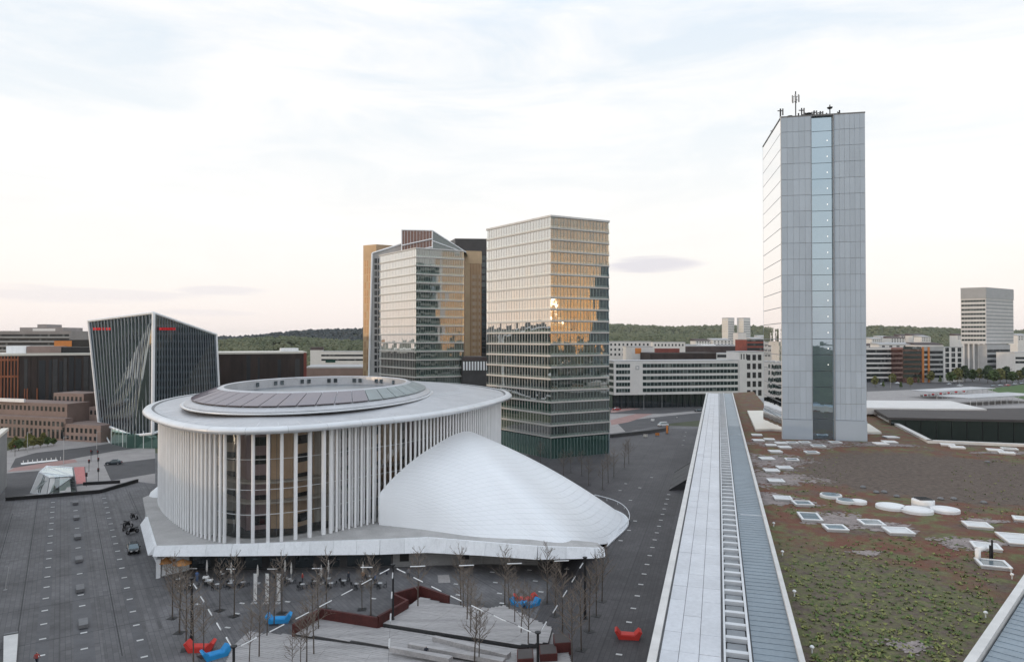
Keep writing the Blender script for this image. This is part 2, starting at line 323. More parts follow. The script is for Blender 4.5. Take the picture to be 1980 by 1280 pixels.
# ------------------------------------------------------------------ mesh helpers
class MB:
    def __init__(s): s.v = []; s.f = []
    def add(s, vs, fs):
        k = len(s.v); s.v += [tuple(v) for v in vs]; s.f += [tuple(i + k for i in f) for f in fs]; return s
    def hexa(s, b, t):       # 4 bottom, 4 top corners (counter-clockwise from above)
        return s.add(list(b) + list(t), [(3, 2, 1, 0), (4, 5, 6, 7), (0, 1, 5, 4), (1, 2, 6, 5), (2, 3, 7, 6), (3, 0, 4, 7)])
    def box(s, x0, x1, y0, y1, z0, z1):
        return s.hexa([(x0, y0, z0), (x1, y0, z0), (x1, y1, z0), (x0, y1, z0)], [(x0, y0, z1), (x1, y0, z1), (x1, y1, z1), (x0, y1, z1)])
    def fb(s, P, d, n, a0, a1, t0, t1, z0, z1):   # box on a facade: along d, outwards n
        c = [P + d * a0 + n * t1, P + d * a1 + n * t1, P + d * a1 + n * t0, P + d * a0 + n * t0]
        if (c[1] - c[0]).cross(c[3] - c[0]).z < 0: c.reverse()
        return s.hexa([(p.x, p.y, z0) for p in c], [(p.x, p.y, z1) for p in c])
    def prism(s, poly, z0, z1):
        p = [(a[0], a[1]) for a in poly]; n = len(p)
        ar = sum(p[i][0] * p[(i + 1) % n][1] - p[(i + 1) % n][0] * p[i][1] for i in range(n))
        if ar < 0: p.reverse()
        z0s = z0 if isinstance(z0, (list, tuple)) else [z0] * n; z1s = z1 if isinstance(z1, (list, tuple)) else [z1] * n
        if ar < 0: z0s = list(reversed(z0s)); z1s = list(reversed(z1s))
        vs = [(x, y, z) for (x, y), z in zip(p, z0s)] + [(x, y, z) for (x, y), z in zip(p, z1s)]
        fs = [tuple(reversed(range(n))), tuple(range(n, 2 * n))] + [(i, (i + 1) % n, n + (i + 1) % n, n + i) for i in range(n)]
        return s.add(vs, fs)
    def tube(s, p, q, r, n=6, r2=None, cap=True):
        p = Vector(p); q = Vector(q); a = (q - p)
        if a.length < 1e-6: return s
        a.normalize(); u = a.orthogonal().normalized(); w_ = a.cross(u); r2 = r if r2 is None else r2
        vs = [p + (u * math.cos(2 * math.pi * i / n) + w_ * math.sin(2 * math.pi * i / n)) * r for i in range(n)]
        vs += [q + (u * math.cos(2 * math.pi * i / n) + w_ * math.sin(2 * math.pi * i / n)) * r2 for i in range(n)]
        fs = [(i, (i + 1) % n, n + (i + 1) % n, n + i) for i in range(n)]
        if cap: fs += [tuple(reversed(range(n))), tuple(range(n, 2 * n))]
        return s.add(vs, fs)
    def lathe(s, prof, n=16, c=(0, 0, 0)):
        vs = []; fs = []; k = len(prof)
        for i in range(n):
            a = 2 * math.pi * i / n
            vs += [(c[0] + r * math.cos(a), c[1] + r * math.sin(a), c[2] + z) for r, z in prof]
        for i in range(n):
            for j in range(k - 1):
                b = (i + 1) % n
                fs.append((i * k + j, b * k + j, b * k + j + 1, i * k + j + 1))
        fs.append(tuple(i * k for i in reversed(range(n)))); fs.append(tuple(i * k + k - 1 for i in range(n)))
        return s.add(vs, fs)
    def loops(s, loops, close=True, capa=False, capb=False):   # loft a list of equal closed loops
        n = len(loops[0]); vs = [p for lp in loops for p in lp]; fs = []
        for k in range(len(loops) - 1):
            for i in range(n if close else n - 1):
                j = (i + 1) % n; fs.append((k * n + i, k * n + j, (k + 1) * n + j, (k + 1) * n + i))
        if capa: fs.append(tuple(reversed(range(n))))
        if capb: fs.append(tuple(range((len(loops) - 1) * n, len(loops) * n)))
        return s.add(vs, fs)
    def mesh(s, name, m, off=None):
        me = bpy.data.meshes.new(name)
        v = s.v if off is None else [(a[0] - off[0], a[1] - off[1], a[2] - off[2]) for a in s.v]
        me.from_pydata(v, [], s.f); me.update()
        if m: me.materials.append(M[m])
        return me
def root_of(o):
    while o.parent: o = o.parent
    return o
def tag(o, label, cat, group=None):
    o['label'] = label; o['category'] = cat
    if group: o['group'] = group
    return o
def thing(name, loc, label, cat, group=None, rz=0.0):
    o = bpy.data.objects.new(name, None); C.objects.link(o); o.location = loc; o.rotation_euler = (0, 0, rz); o.empty_display_size = .5
    return tag(o, label, cat, group)
def put(name, mb, m, parent=None, smooth=False, kind=None, label=None):
    "link a world-space MB as one mesh; under a parent the coordinates become local to the thing's base"
    off = None
    if parent is not None: off = root_of(parent).location
    me = mb.mesh(name, m, off)
    if smooth: me.shade_smooth() if hasattr(me, 'shade_smooth') else None
    o = bpy.data.objects.new(name, me); C.objects.link(o)
    if parent is not None: o.parent = parent
    if kind: o['kind'] = kind
    if label: o['label'] = label
    return o
def inst(name, me, parent, loc, rz=0.0, scale=None, rot=None):
    "one more object on shared mesh data (world location)"
    o = bpy.data.objects.new(name, me); C.objects.link(o)
    if parent is not None: o.parent = parent; loc = Vector(loc) - Vector(root_of(parent).location)
    o.location = loc; o.rotation_euler = rot if rot else (0, 0, rz)
    if scale: o.scale = scale
    return o
def copy_tree(o, parent=None):
    c = o.copy(); C.objects.link(c); c.parent = parent
    for ch in [x for x in bpy.data.objects if x.parent == o]: copy_tree(ch, c)
    return c
def structure(name, mb, m, smooth=False): return put(name, mb, m, kind='structure', smooth=smooth)
def sheet(name, poly, z, m): return structure(name, MB().add([(p[0], p[1], z) for p in poly], [tuple(range(len(poly)))] if True else 0), m)
def ccw(poly):
    n = len(poly); ar = sum(poly[i][0] * poly[(i + 1) % n][1] - poly[(i + 1) % n][0] * poly[i][1] for i in range(n))
    return poly if ar > 0 else list(reversed(poly))
def gsheet(name, pix, z, m): return sheet(name, ccw([G(a, b, z) for a, b in pix]), z, m)
ORD = ['first', 'second', 'third', 'fourth', 'fifth', 'sixth', 'seventh', 'eighth', 'ninth', 'tenth', 'eleventh', 'twelfth', 'thirteenth', 'fourteenth', 'fifteenth', 'sixteenth', 'seventeenth', 'eighteenth', 'nineteenth', 'twentieth', 'twenty-first', 'twenty-second', 'twenty-third', 'twenty-fourth']
def spline(pts, n, closed=True):
    out = []; k = len(pts); P = [Vector(p) for p in pts]
    segs = k if closed else k - 1
    for s_ in range(segs):
        g = (lambda i: P[i % k]) if closed else (lambda i: P[min(max(i, 0), k - 1)])
        a, b, c, d = g(s_ - 1), g(s_), g(s_ + 1), g(s_ + 2)
        for j in range(n):
            t = j / n
            out.append(.5 * ((2 * b) + (c - a) * t + (2 * a - 5 * b + 4 * c - d) * t * t + (3 * b - a - 3 * c + d) * t ** 3))
    if not closed: out.append(P[-1].copy())
    return out
def resample(pts, n, closed=True):
    q = list(pts) + ([pts[0]] if closed else []); L_ = [0]
    for a, b in zip(q, q[1:]): L_.append(L_[-1] + (b - a).length)
    out = []; j = 0; cnt = n if closed else n - 1
    for i in range(n):
        s_ = L_[-1] * i / cnt
        while j < len(L_) - 2 and L_[j + 1] < s_: j += 1
        t = (s_ - L_[j]) / max(1e-9, L_[j + 1] - L_[j]); out.append(q[j].lerp(q[j + 1], t))
    return out, L_[-1]
def inset(pts, d):   # closed, counter-clockwise: move inwards
    n = len(pts); out = []
    for i in range(n):
        t = (pts[(i + 1) % n] - pts[i - 1]); t.normalize(); out.append(pts[i] + Vector((-t.y, t.x, 0)) * d if len(t) == 3 else pts[i] + Vector((-t.y, t.x)) * d)
    return out

# ------------------------------------------------------------------ ground
terr = MB(); nx = 40
gx = [-6000 + 12000 * i / nx for i in range(nx + 1)]; gy = [-3000 + 10000 * i / nx for i in range(nx + 1)]
for j in range(nx + 1):
    for i in range(nx + 1): terr.v.append((gx[i], gy[j], -.03))
for j in range(nx):
    for i in range(nx): terr.f.append((j * (nx + 1) + i, j * (nx + 1) + i + 1, (j + 1) * (nx + 1) + i + 1, (j + 1) * (nx + 1) + i))
structure('ground', terr, 'terrain')
sheet('plaza', ccw([(-160, 20), (-40, 20), (60, 20), (95, 150), (120, 290), (60, 300), (0, 260), (-60, 250), (-150, 215), (-175, 160)]), 0.0, 'paving_left')
# the eastern half of the square, paved along the long roof
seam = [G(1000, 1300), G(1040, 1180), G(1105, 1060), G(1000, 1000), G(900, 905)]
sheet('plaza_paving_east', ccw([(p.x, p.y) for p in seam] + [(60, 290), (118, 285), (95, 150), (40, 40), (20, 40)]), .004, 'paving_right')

# ------------------------------------------------------------------ concert hall (elliptical, white columns)
OUT = [(-74, 136.8), (-63.6, 121.7), (-52.8, 110.8), (-43.8, 107.2), (-34, 110.0), (-25.2, 117.6), (-16.4, 127.2), (-9.5, 140.2), (-4.3, 154), (-1.2, 165.5), (0, 174.6), (-2, 189), (-9.5, 205), (-19.4, 218), (-31, 226), (-44, 227), (-58, 219), (-70, 205), (-78, 188), (-82, 172), (-80.5, 154)]
out_fine, per = resample(spline([(a, b, 0) for a, b in OUT], 16), 240)
hall = thing('concert_hall', (-43, 165, 0), 'oval white concert hall ringed by slender columns under a rimmed roof', 'concert hall')
COLZ0, COLZ1 = 5.05, 22.75
def at_z(pts, z): return [(p.x, p.y, z) for p in pts]
# rounded roof rim
prof = [(3.6, 22.78), (1.3, 22.76), (.45, 22.92), (.08, 23.2), (0, 23.45), (.25, 23.8), (.8, 23.98), (1.6, 24.0), (1.9, 23.9), (2.1, 23.8)]
rim_rings = [at_z(inset(out_fine, d), z) for d, z in prof]
rim_back = MB().loops([at_z(inset(out_fine, d + .06), z) for d, z in prof]); put('rim_joint', rim_back, 'gutter', hall)
for k0 in range(0, 240, 5):      # bent metal sheets, each with a fine joint
    ids = [(k0 + j) % 240 for j in range(6)]
    def cut(rg, i):
        pts_ = [Vector(rg[q]) for q in ids]; pts_[0] = pts_[0].lerp(pts_[1], .012); pts_[-1] = pts_[-1].lerp(pts_[-2], .012); return [tuple(p) for p in pts_]
    put('rim_sheet', MB().loops([cut(rg, 0) for rg in rim_rings], close=False), 'roof_rim', hall, True)
roof = put('roof', MB().loops([at_z(inset(out_fine, d), z) for d, z in [(2.1, 23.8), (7, 24.45), (14, 25.1), (24, 25.4)]], capb=True), 'roof_metal', hall)
# standing seams on the lower roof, each a thin rib
o1, o2 = inset(out_fine, 2.6), inset(out_fine, 13.5)
for i in range(0, 240, 3):
    put('roof_seam', MB().tube((o1[i].x, o1[i].y, 23.9), (o2[i].x, o2[i].y, 25.08), .05, 4), 'roof_rim', roof)
# raised oval crown with solar panels and sunken court
CC = Vector((-44, 157, 0))
def oval(rx, ry, z, n=72, a0=0): return [(CC.x + rx * math.cos(2 * math.pi * i / n), CC.y + ry * math.sin(2 * math.pi * i / n), z) for i in range(n)]
crown = put('roof_crown', MB().loops([oval(24.6, 40, 25.0), oval(24.8, 40.3, 25.45), oval(24.2, 39.3, 25.85), oval(20.2, 28.0, 27.75), oval(19.6, 27.2, 28.0), oval(19.2, 26.7, 27.85), oval(19.1, 26.6, 25.75)]), 'roof_metal', hall)
put('court_floor', MB().add(oval(19.1, 26.6, 25.75), [tuple(range(72))]), 'duct_grey', crown)
n = 72; NP = 48
def slope(rx, ry, z, a): return Vector((CC.x + rx * math.cos(a), CC.y + ry * math.sin(a), z))
me_cache = {}
for i in range(NP):            # panes of the sloping crown, dark solar glass to the front, grey-green sheets to the right
    a, b = 2 * math.pi * (i + .025) / NP, 2 * math.pi * (i + .975) / NP
    md = math.degrees((a + b) / 2)
    solar_ = 188 < md < 312
    for (t0, t1) in ((.05, .95),):
        q = []
        for ang, t in ((a, t0), (b, t0), (b, t1), (a, t1)):
            q.append(slope(23.9 - 3.6 * t, 38.9 - 10.7 * t, 26.17 + 1.64 * t, ang))
        up = Vector((0, 0, .09)); put('solar_panel' if solar_ else 'roof_sheet', MB().hexa([p - up * .3 for p in q], [p + up for p in q]), 'solar' if solar_ else ('roof_grey_green' if md > 314 or md < 60 else 'roof_metal'), crown)
for i in range(n):            # small dark windows in pairs round the far wall of the court
    md = 360 * i / n
    if 40 < md < 165 and i % 4 < 2:
        a = 2 * math.pi * i / n; c = slope(18.95, 26.45, 0, a); tdir = Vector((-19.1 * math.sin(a), 26.6 * math.cos(a), 0)).normalized(); nn = Vector((-tdir.y, tdir.x, 0))
        put('court_window', MB().fb(c, tdir, nn, -.45, .45, -.1, .12, 26.3, 27.35), 'dark_glass', crown)
put('crown_skirt', MB().loops([oval(25.3, 40.8, 25.0), oval(25.45, 41.0, 25.2), oval(25.1, 40.6, 25.3), oval(24.7, 40.1, 25.25)]), 'roof_rim', crown, True)
# three rings of columns
ring_outer = inset(out_fine, 3.0)
def ring_pts(d, spacing, phase=0.0):
    rp, L_ = resample(inset(out_fine, d), 2400); k = int(L_ / spacing)
    return [rp[int(2400 * ((i + phase) / k)) % 2400] for i in range(k)]
def pix(p): return CX + FPX * p.x / p.y
def is_front(p):     # facing the camera side of the oval
    c = Vector((-42, 166)); return (p.y < 178) if p.x > c.x else p.y < 175
def colmesh(r):
    return MB().lathe([(r, 0), (r, COLZ1 - COLZ0)], 10).mesh('column', 'column_white')
thin, fat = colmesh(.2), colmesh(.31)
ncol = 0
for d, sp, ph in ((3.0, 1.22, 0), (4.0, 1.22, .5), (5.0, 1.22, .25)):
    for p in ring_pts(d, sp, ph):
        x = pix(p)
        if not is_front(p): continue
        nearside = p.y < 150
        if nearside and 437 < x < 640: continue
        if nearside and 738 < x < 800 and (d > 3.5): continue
        if d > 4.5 and not (nearside and (640 < x < 740 or x < 437)): continue
        inst('column', thin, hall, (p.x, p.y, COLZ0)); ncol += 1
rp, _ = resample(ring_outer, 2400)
fr = [p for p in rp if p.y < 150]
for x, w_ in ((436, 1), (463, 1), (491, 1), (519, 1), (546, 1), (573, 1.1), (600, 1.25), (626, 1.35), (640, 1.2)):
    p = min(fr, key=lambda q: abs(pix(q) - x)); inst('column', fat, hall, (p.x, p.y, COLZ0), scale=(w_ * .95, w_ * .95, 1)); ncol += 1
print('hall columns', ncol)
# glass drum behind the columns with transom rings
gl_ring = inset(out_fine, 6.0)
put('glass_wall', MB().loops([at_z(gl_ring, 5.05), at_z(gl_ring, 22.6)]), 'hall_glass', hall)
for z in (8.9, 13.0, 18.0):
    rr = inset(out_fine, 5.75); put('transom', MB().loops([at_z(inset(out_fine, 5.7), z), at_z(inset(out_fine, 5.95), z), at_z(inset(out_fine, 5.95), z + .06), at_z(inset(out_fine, 5.7), z + .06), at_z(inset(out_fine, 5.7), z)]), 'white_metal', hall)
pts6, _ = resample(gl_ring, 46)
for i, p in enumerate(pts6):
    if is_front(p) and p.y < 165: put('glazing_post', MB().tube((p.x, p.y, 5.05), (p.x, p.y, 22.6), .035, 4), 'gutter', hall)
put('foyer_floor', MB().loops([at_z(inset(out_fine, 5.9), 5.2), at_z(inset(out_fine, 11.5), 5.2)]), 'dark_wall', hall)
# the brown auditorium block inside, folded walls with dark openings
core_pts, _ = resample(inset(out_fine, 9.4), 64)
fold = [p + (CC - Vector((p.x, p.y, 0))).normalized() * (1.6 if i % 2 else 0) for i, p in enumerate(core_pts)]
tones = ['core_brown', 'core_purple', 'core_grey', 'core_brown', 'core_purple']
for i in range(64):
    a, b = fold[i], fold[(i + 1) % 64]
    if not (is_front(a) and a.y < 170): 
        put('auditorium_wall', MB().add([(a.x, a.y, 5.2), (b.x, b.y, 5.2), (b.x, b.y, 22.6), (a.x, a.y, 22.6)], [(0, 1, 2, 3)]), 'core_purple', hall); continue
    wseg = put('auditorium_wall', MB().add([(a.x, a.y, 5.2), (b.x, b.y, 5.2), (b.x, b.y, 22.6), (a.x, a.y, 22.6)], [(0, 1, 2, 3)]), tones[(i * 7) % 5], hall)
    d = (b - a).normalized(); ln = (b - a).length; nn = Vector((d.y, -d.x, 0)); a3 = Vector((a.x, a.y, 0)); d = Vector((d.x, d.y, 0))
    if i % 2 == 0:
        for z in (6.0, 9.6, 13.0, 16.4, 19.6):
            put('opening', MB().fb(a3, d, nn, ln * .2, ln * .8, -.05, .06, z, z + 1.5), 'black', wseg)
for z in (10.2, 13.6):   # foyer galleries
    put('gallery', MB().loops([at_z(inset(out_fine, 7.6), z), at_z(inset(out_fine, 9.6), z), at_z(inset(out_fine, 9.6), z + .3), at_z(inset(out_fine, 7.6), z + .3), at_z(inset(out_fine, 7.6), z)]), 'core_grey', hall)
# terrace roof on which the columns stand
TZ = 5.0
front_edge = [(283, 1000), (300, 1057), (450, 1053), (600, 1048), (735, 1044), (828, 1040), (940, 1049), (1040, 1057), (1150, 1060.5), (1168, 1060)]
fe = [G(a, b, TZ) for a, b in front_edge]
back_edge = [G(1156, 1049, TZ), G(1120, 1045, TZ), G(1075, 1042, TZ), Vector((1, 122, TZ)), Vector((-10, 150, TZ)), Vector((-40, 160, TZ)), Vector((-76, 160, TZ)), G(276, 962, TZ)]
put('terrace', MB().prism(fe + back_edge, TZ - .35, TZ), 'terrace_stone', hall)
drop = [3.6, 3.6, 3.3, 3.0, 2.75, 2.7, 3.0, 3.1, 3.6, 3.8]
for i in range(len(fe) - 1):     # white fascia boards along the terrace edge
    a, b = fe[i], fe[i + 1]; d = (b - a).normalized(); nn = Vector((d.y, -d.x, 0))
    lo = (drop[i], drop[i + 1]); bot = [a + nn * .02, b + nn * .02, b + nn * .35, a + nn * .35]; 
    q = [a - nn * .25, b - nn * .25, b + nn * .1, a + nn * .1]
    zs0 = [lo[0], lo[1], lo[1], lo[0]]; zz = TZ + .12
    nseg = max(1, int((b - a).length / 3.2))
    for sgi in range(nseg):
        f0, f1 = (sgi + .004) / nseg, (sgi + .996) / nseg
        Q = [q[3].lerp(q[2], f0), q[3].lerp(q[2], f1), q[0].lerp(q[1], f1), q[0].lerp(q[1], f0)]; Z = [lo[0] + (lo[1] - lo[0]) * f for f in (f0, f1, f1, f0)]
        put('fascia', MB().hexa([(p.x, p.y, z) for p, z in zip([Q[0] + nn * .9, Q[1] + nn * .9, Q[2], Q[3]], [z + .2 for z in Z])], [(p.x, p.y, zz) for p in Q]), 'white_metal', hall)
    if False: put('fascia', MB().hexa([(q[3].x, q[3].y, zs0[3]), (q[2].x, q[2].y, zs0[2]), (q[1].x, q[1].y, zs0[1]), (q[0].x, q[0].y, zs0[0])], [(q[3].x, q[3].y, zz), (q[2].x, q[2].y, zz), (q[1].x, q[1].y, zz), (q[0].x, q[0].y, zz)]), 'white_metal', hall)
a, b = fe[0], fe[1]
put('fascia_leg', MB().prism([b + Vector((.2, -.1, 0)), b + Vector((.7, .3, 0)), b + Vector((.3, 1.6, 0)), b + Vector((-.5, 1.6, 0))], 0, 2.95), 'white_metal', hall)
q = [fe[0] + Vector((.3, 0, 0)), fe[1] + Vector((.6, 1.0, 0))]
put('side_wall', MB().prism([q[0], q[1], q[1] + Vector((3, 3, 0)), q[0] + Vector((3, 0, 0))], 0, 3.0), 'white_metal', hall)
# ground floor under the terrace: recessed dark glazing on the left, concrete wall with doors on the right
gf = [G(312, 1102), G(560, 1101), G(760, 1096), G(935, 1090), G(1040, 1092)]
gz = 4.6
for i in range(len(gf) - 1):
    a, b = gf[i], gf[i + 1]; d = (b - a).normalized(); nn = Vector((d.y, -d.x, 0)); ln = (b - a).length
    m_ = 'cafe_dark' if i == 0 else ('dark_wall' if i == 1 else 'concrete_wall')
    wl = put('ground_floor_wall', MB().fb(a, d, nn, 0, ln, -.5, 0, 0, gz), m_, hall)
    k = int(ln / 4.2)
    for j in range(k):
        x0 = ln * (j + .22) / k
        if i < 2: put('window', MB().fb(a, d, nn, x0, x0 + ln / k * .7, -.02, .05, .3, 3.2), 'dark_glass', wl)
        elif i == 2 and j % 2 == 0: put('window', MB().fb(a, d, nn, x0, x0 + 1.5, -.02, .05, .9, 2.8), 'black', wl)
    if i == 3: put('light_panel', MB().fb(a, d, nn, -3.2, -.2, -.02, .06, .1, 2.6), 'grey_render', wl)
# white shell of the small hall leaning on the columns
def ring_at(px, far=False):
    c = [p for p in rp if p.x > -30 and (p.y < 176)]
    return min(c, key=lambda q: abs(pix(q) - px))
spec = [(733, 955, (-23.6, 121.5, 4.8)), (765, 919, (-15, 118.3, 4.8)), (809, 881, (-6.3, 114.2, 4.8)), (861, 848, (2.5, 112.6, 4.8)), (886, 837, (10.4, 112.0, 4.6)), (904, 833, (18.6, 128.0, 0)), (919, 837, (23.9, 141.0, 0)), (940, 852, (22.5, 151.5, 0)), (957, 890, (13, 162, 0)), (972, 950, (3, 173, 0))]
Rl = []; Bl = []
for px, py, b in spec:
    r = ring_at(px); Rl.append((r.x, r.y, CAMH - (py - HOR) / FPX * r.y)); Bl.append(b)
Ru = spline(Rl, 20, False); Bu = spline(Bl, 20, False); NU = len(Ru) - 1
def shell(u, s_):
    u = min(max(u, 0), 1) * NU; i = min(int(u), NU - 1); t = u - i
    r = Ru[i].lerp(Ru[i + 1], t); b = Bu[i].lerp(Bu[i + 1], t)
    p = r.lerp(b, s_); p.z = b.z + (r.z - b.z) * (1 - s_) * (1 + .34 * s_)
    return p
def shell_n(u, s_):
    e = .004; a = shell(min(u + e, 1), s_) - shell(max(u - e, 0), s_); b = shell(u, min(s_ + e, 1)) - shell(u, max(s_ - e, 0)); n_ = b.cross(a); n_.normalize(); return n_ if n_.z > 0 else -n_
nu, ns = 90, 40
body = MB().loops([[shell(i / nu, j / ns) - shell_n(min(max(i / nu, .01), .99), min(j / ns, .98)) * .10 for i in range(nu + 1)] for j in range(ns + 1)], close=False)
shell_o = put('white_shell', body, 'mound_joint', hall, True)
TU, TS = 46, 26
tiles = []
for j in range(TS):
    for i in range(-14, TU):
        u0, u1 = i + .008, i + .992; v0, v1 = j + .011, j + .989; grid_ = []
        for a in (0, .5, 1):
            rowp = []
            for b in (0, .5, 1):
                v = v0 + (v1 - v0) * a; u = (u0 + (u1 - u0) * b + v * .5) / TU; rowp.append((min(max(u, 0), 1), v / TS))
            grid_.append(rowp)
        if max(q[0] for r_ in grid_ for q in r_) - min(q[0] for r_ in grid_ for q in r_) < .004 or grid_[1][0][0] >= .9995 or grid_[1][2][0] <= .0005: continue
        P9 = [shell(*q) for r_ in grid_ for q in r_]; nrm = shell_n(min(max(grid_[1][1][0], .01), .99), min(grid_[1][1][1], .98)); c = P9[4]
        area = (P9[8] - P9[0]).cross(P9[6] - P9[2]).length * .5
        if area < .02: continue
        facing = max(0, (Vector((0, 0, 38)) - c).normalized().dot(nrm)); tiles.append((area * facing / c.length_squared, P9, nrm))
tiles.sort(key=lambda t: -t[0])
def tile_faces(mb, P9, nrm):
    rim_ = [P9[k_] - nrm * .07 for k_ in (0, 1, 2, 5, 8, 7, 6, 3)]
    mb.add(P9 + rim_, [(0, 1, 4, 3), (1, 2, 5, 4), (3, 4, 7, 6), (4, 5, 8, 7)] + [(a, 9 + k_, 9 + (k_ + 1) % 8, b) for k_, (a, b) in enumerate(((0, 1), (1, 2), (2, 5), (5, 8), (8, 7), (7, 6), (6, 3), (3, 0)))])
    return mb
rest = MB()
for k, (_, P9, nrm) in enumerate(tiles):
    if k < 290: put('shell_tile', tile_faces(MB(), P9, nrm), 'mound_tile', shell_o)
    else: tile_faces(rest, P9, nrm)
put('shell_tiles_rest', rest, 'mound_tile', shell_o, kind='stuff')
bump_c = G(287, 958, 5.0)
put('small_shell', MB().lathe([(4.2, -5), (4.0, -1.5), (3.2, .6), (1.9, 1.7), (.3, 2.1)], 24, bump_c + Vector((3.2, 1.5, 0))), 'mound_tile', hall, True)
# smooth rounded hem and ring rail round the tip
hem = MB(); hp = [Vector(p) for p in Bu[96:]]
for a, b in zip(hp, hp[1:]): hem.tube((a.x, a.y, .15), (b.x, b.y, .15), .22, 6)
put('shell_hem', hem, 'white_metal', shell_o)
rl = MB(); q = [G(1150, 962) + Vector((0, 0, .7)), G(1186, 972) + Vector((0, 0, .7)), G(1207, 984) + Vector((0, 0, .7)), G(1217, 1000) + Vector((0, 0, .7)), G(1213, 1016) + Vector((0, 0, .7)), G(1196, 1031) + Vector((0, 0, .7))]
q = spline(q, 6, False)
for i, (a, b) in enumerate(zip(q, q[1:])):
    rl.tube(a, b, .09, 5)
    if i % 4 == 0: rl.tube((a.x, a.y, 0), a, .05, 5)
rail_o = put('ring_rail', rl, 'white_metal'); tag(rail_o, 'thin curved white handrail round the tip of the white shell', 'handrail')
# ------------------------------------------------------------------ long building the camera flies over
RAZ = 16.8; RU = azv(RAZ); RV = Vector((RU.y, -RU.x, 0))      # along the roof / to its right
RZ = 18.0; H_ = CAMH - RZ
def rp_(lat, s_, z=0.0): p = RU * s_ + RV * lat; return Vector((p.x, p.y, z))
def lat(px): return (px - 1388.5) / 625.0 * H_                # lateral offset from the column at the lower edge of the photograph
S0, S1 = 30.0, 262.0
conv = thing('conference_building', rp_(0, 60), 'long low building with pale metal roof panels, ladder-like skylight and slate roof strip', 'building')
def strip(mb, l0, l1, s0, s1, z0, z1): return mb.prism([rp_(l0, s0), rp_(l1, s0), rp_(l1, s1), rp_(l0, s1)], z0, z1)
L0, L1 = lat(1255), lat(1546)
put('body', strip(MB(), L0 + .3, L1 + 30, S0, S1 + 1, 0, RZ - 1.45), 'concrete_wall', conv)
put('roof_deck', strip(MB(), L0 + .02, L1, S0, S1, RZ - 1.4, RZ - .12), 'gutter', conv)
put('edge_cap', strip(MB(), L0, lat(1272), S0, S1, RZ - .1, RZ + .16), 'parapet', conv)
cols = [(lat(1277), lat(1311.5)), (lat(1312.5), lat(1350)), (lat(1351), lat(1392))]
meshes = [strip(MB(), a, b, 0, 2.97, 0, .16).mesh('roof_panel', 'roof_panel') for a, b in cols]
k = int((S1 - S0) / 3.0)
pm = [[], [], []]
far_pan = MB()
for i in range(k):
    s_ = S0 + 3.0 * i
    for j, me in enumerate(meshes):
        z = RZ - .1 + random.uniform(0, .02)
        if i < 66: inst('roof_panel', me, conv, rp_(0, s_, z))
        else: strip(far_pan, cols[j][0], cols[j][1], s_, s_ + 2.93, z, z + .16)
if far_pan.v: put('roof_panels_far', far_pan, 'roof_panel', conv, kind='stuff')
# ladder skylight: two rails, rungs, ducts glimpsed between
put('skylight_rail', strip(MB(), lat(1397), lat(1401), S0, S1, RZ - .1, RZ + .32), 'ladder_white', conv)
put('skylight_rail', strip(MB(), lat(1444), lat(1449), S0, S1, RZ - .1, RZ + .32), 'ladder_white', conv)
put('skylight_trough', strip(MB(), lat(1401.5), lat(1443.5), S0, S1, RZ - 1.3, RZ - .10), 'black', conv)
put('skylight_pane', strip(MB(), lat(1402), lat(1443), S0, S1, RZ - .09, RZ - .06), 'dark_wall', conv)
rung = strip(MB(), lat(1401.2), lat(1443.8), 0, .42, 0, .3).mesh('skylight_rung', 'ladder_white')
box_m = strip(MB(), lat(1404), lat(1441), .55, 1.75, 0, .14).mesh('skylight_cover', 'duct_grey')
far_r = MB()
for i in range(int((S1 - S0) / 2.2)):
    s_ = S0 + 2.2 * i
    if i < 80: inst('skylight_rung', rung, conv, rp_(0, s_, RZ - .05)); 
    else: strip(far_r, lat(1401.2), lat(1443.8), s_, s_ + .42, RZ - .05, RZ + .25)
    if i < 30: inst('skylight_cover', box_m, conv, rp_(0, s_, RZ - .055))
put('skylight_rungs_far', far_r, 'ladder_white', conv, kind='stuff')
# slate-blue strip with fine seams, then white parapet
put('slate_strip', strip(MB(), lat(1453), lat(1535), S0, S1, RZ - .12, RZ + .02), 'roof_blue', conv)
seam_m = strip(MB(), lat(1453.5), lat(1534.5), 0, .04, 0, .03).mesh('slate_seam', 'roof_blue')
for i in range(150): inst('slate_seam', seam_m, conv, rp_(0, S0 + .9 * i, RZ + .018))
put('parapet', strip(MB(), lat(1535.5), lat(1546), S0, S1, RZ - 1.5, RZ + .35), 'parapet', conv)
for s_ in (82, 150, 214): put('strip_joint', strip(MB(), lat(1462), lat(1535), s_, s_ + .12, RZ, RZ + .07), 'ladder_white', conv)

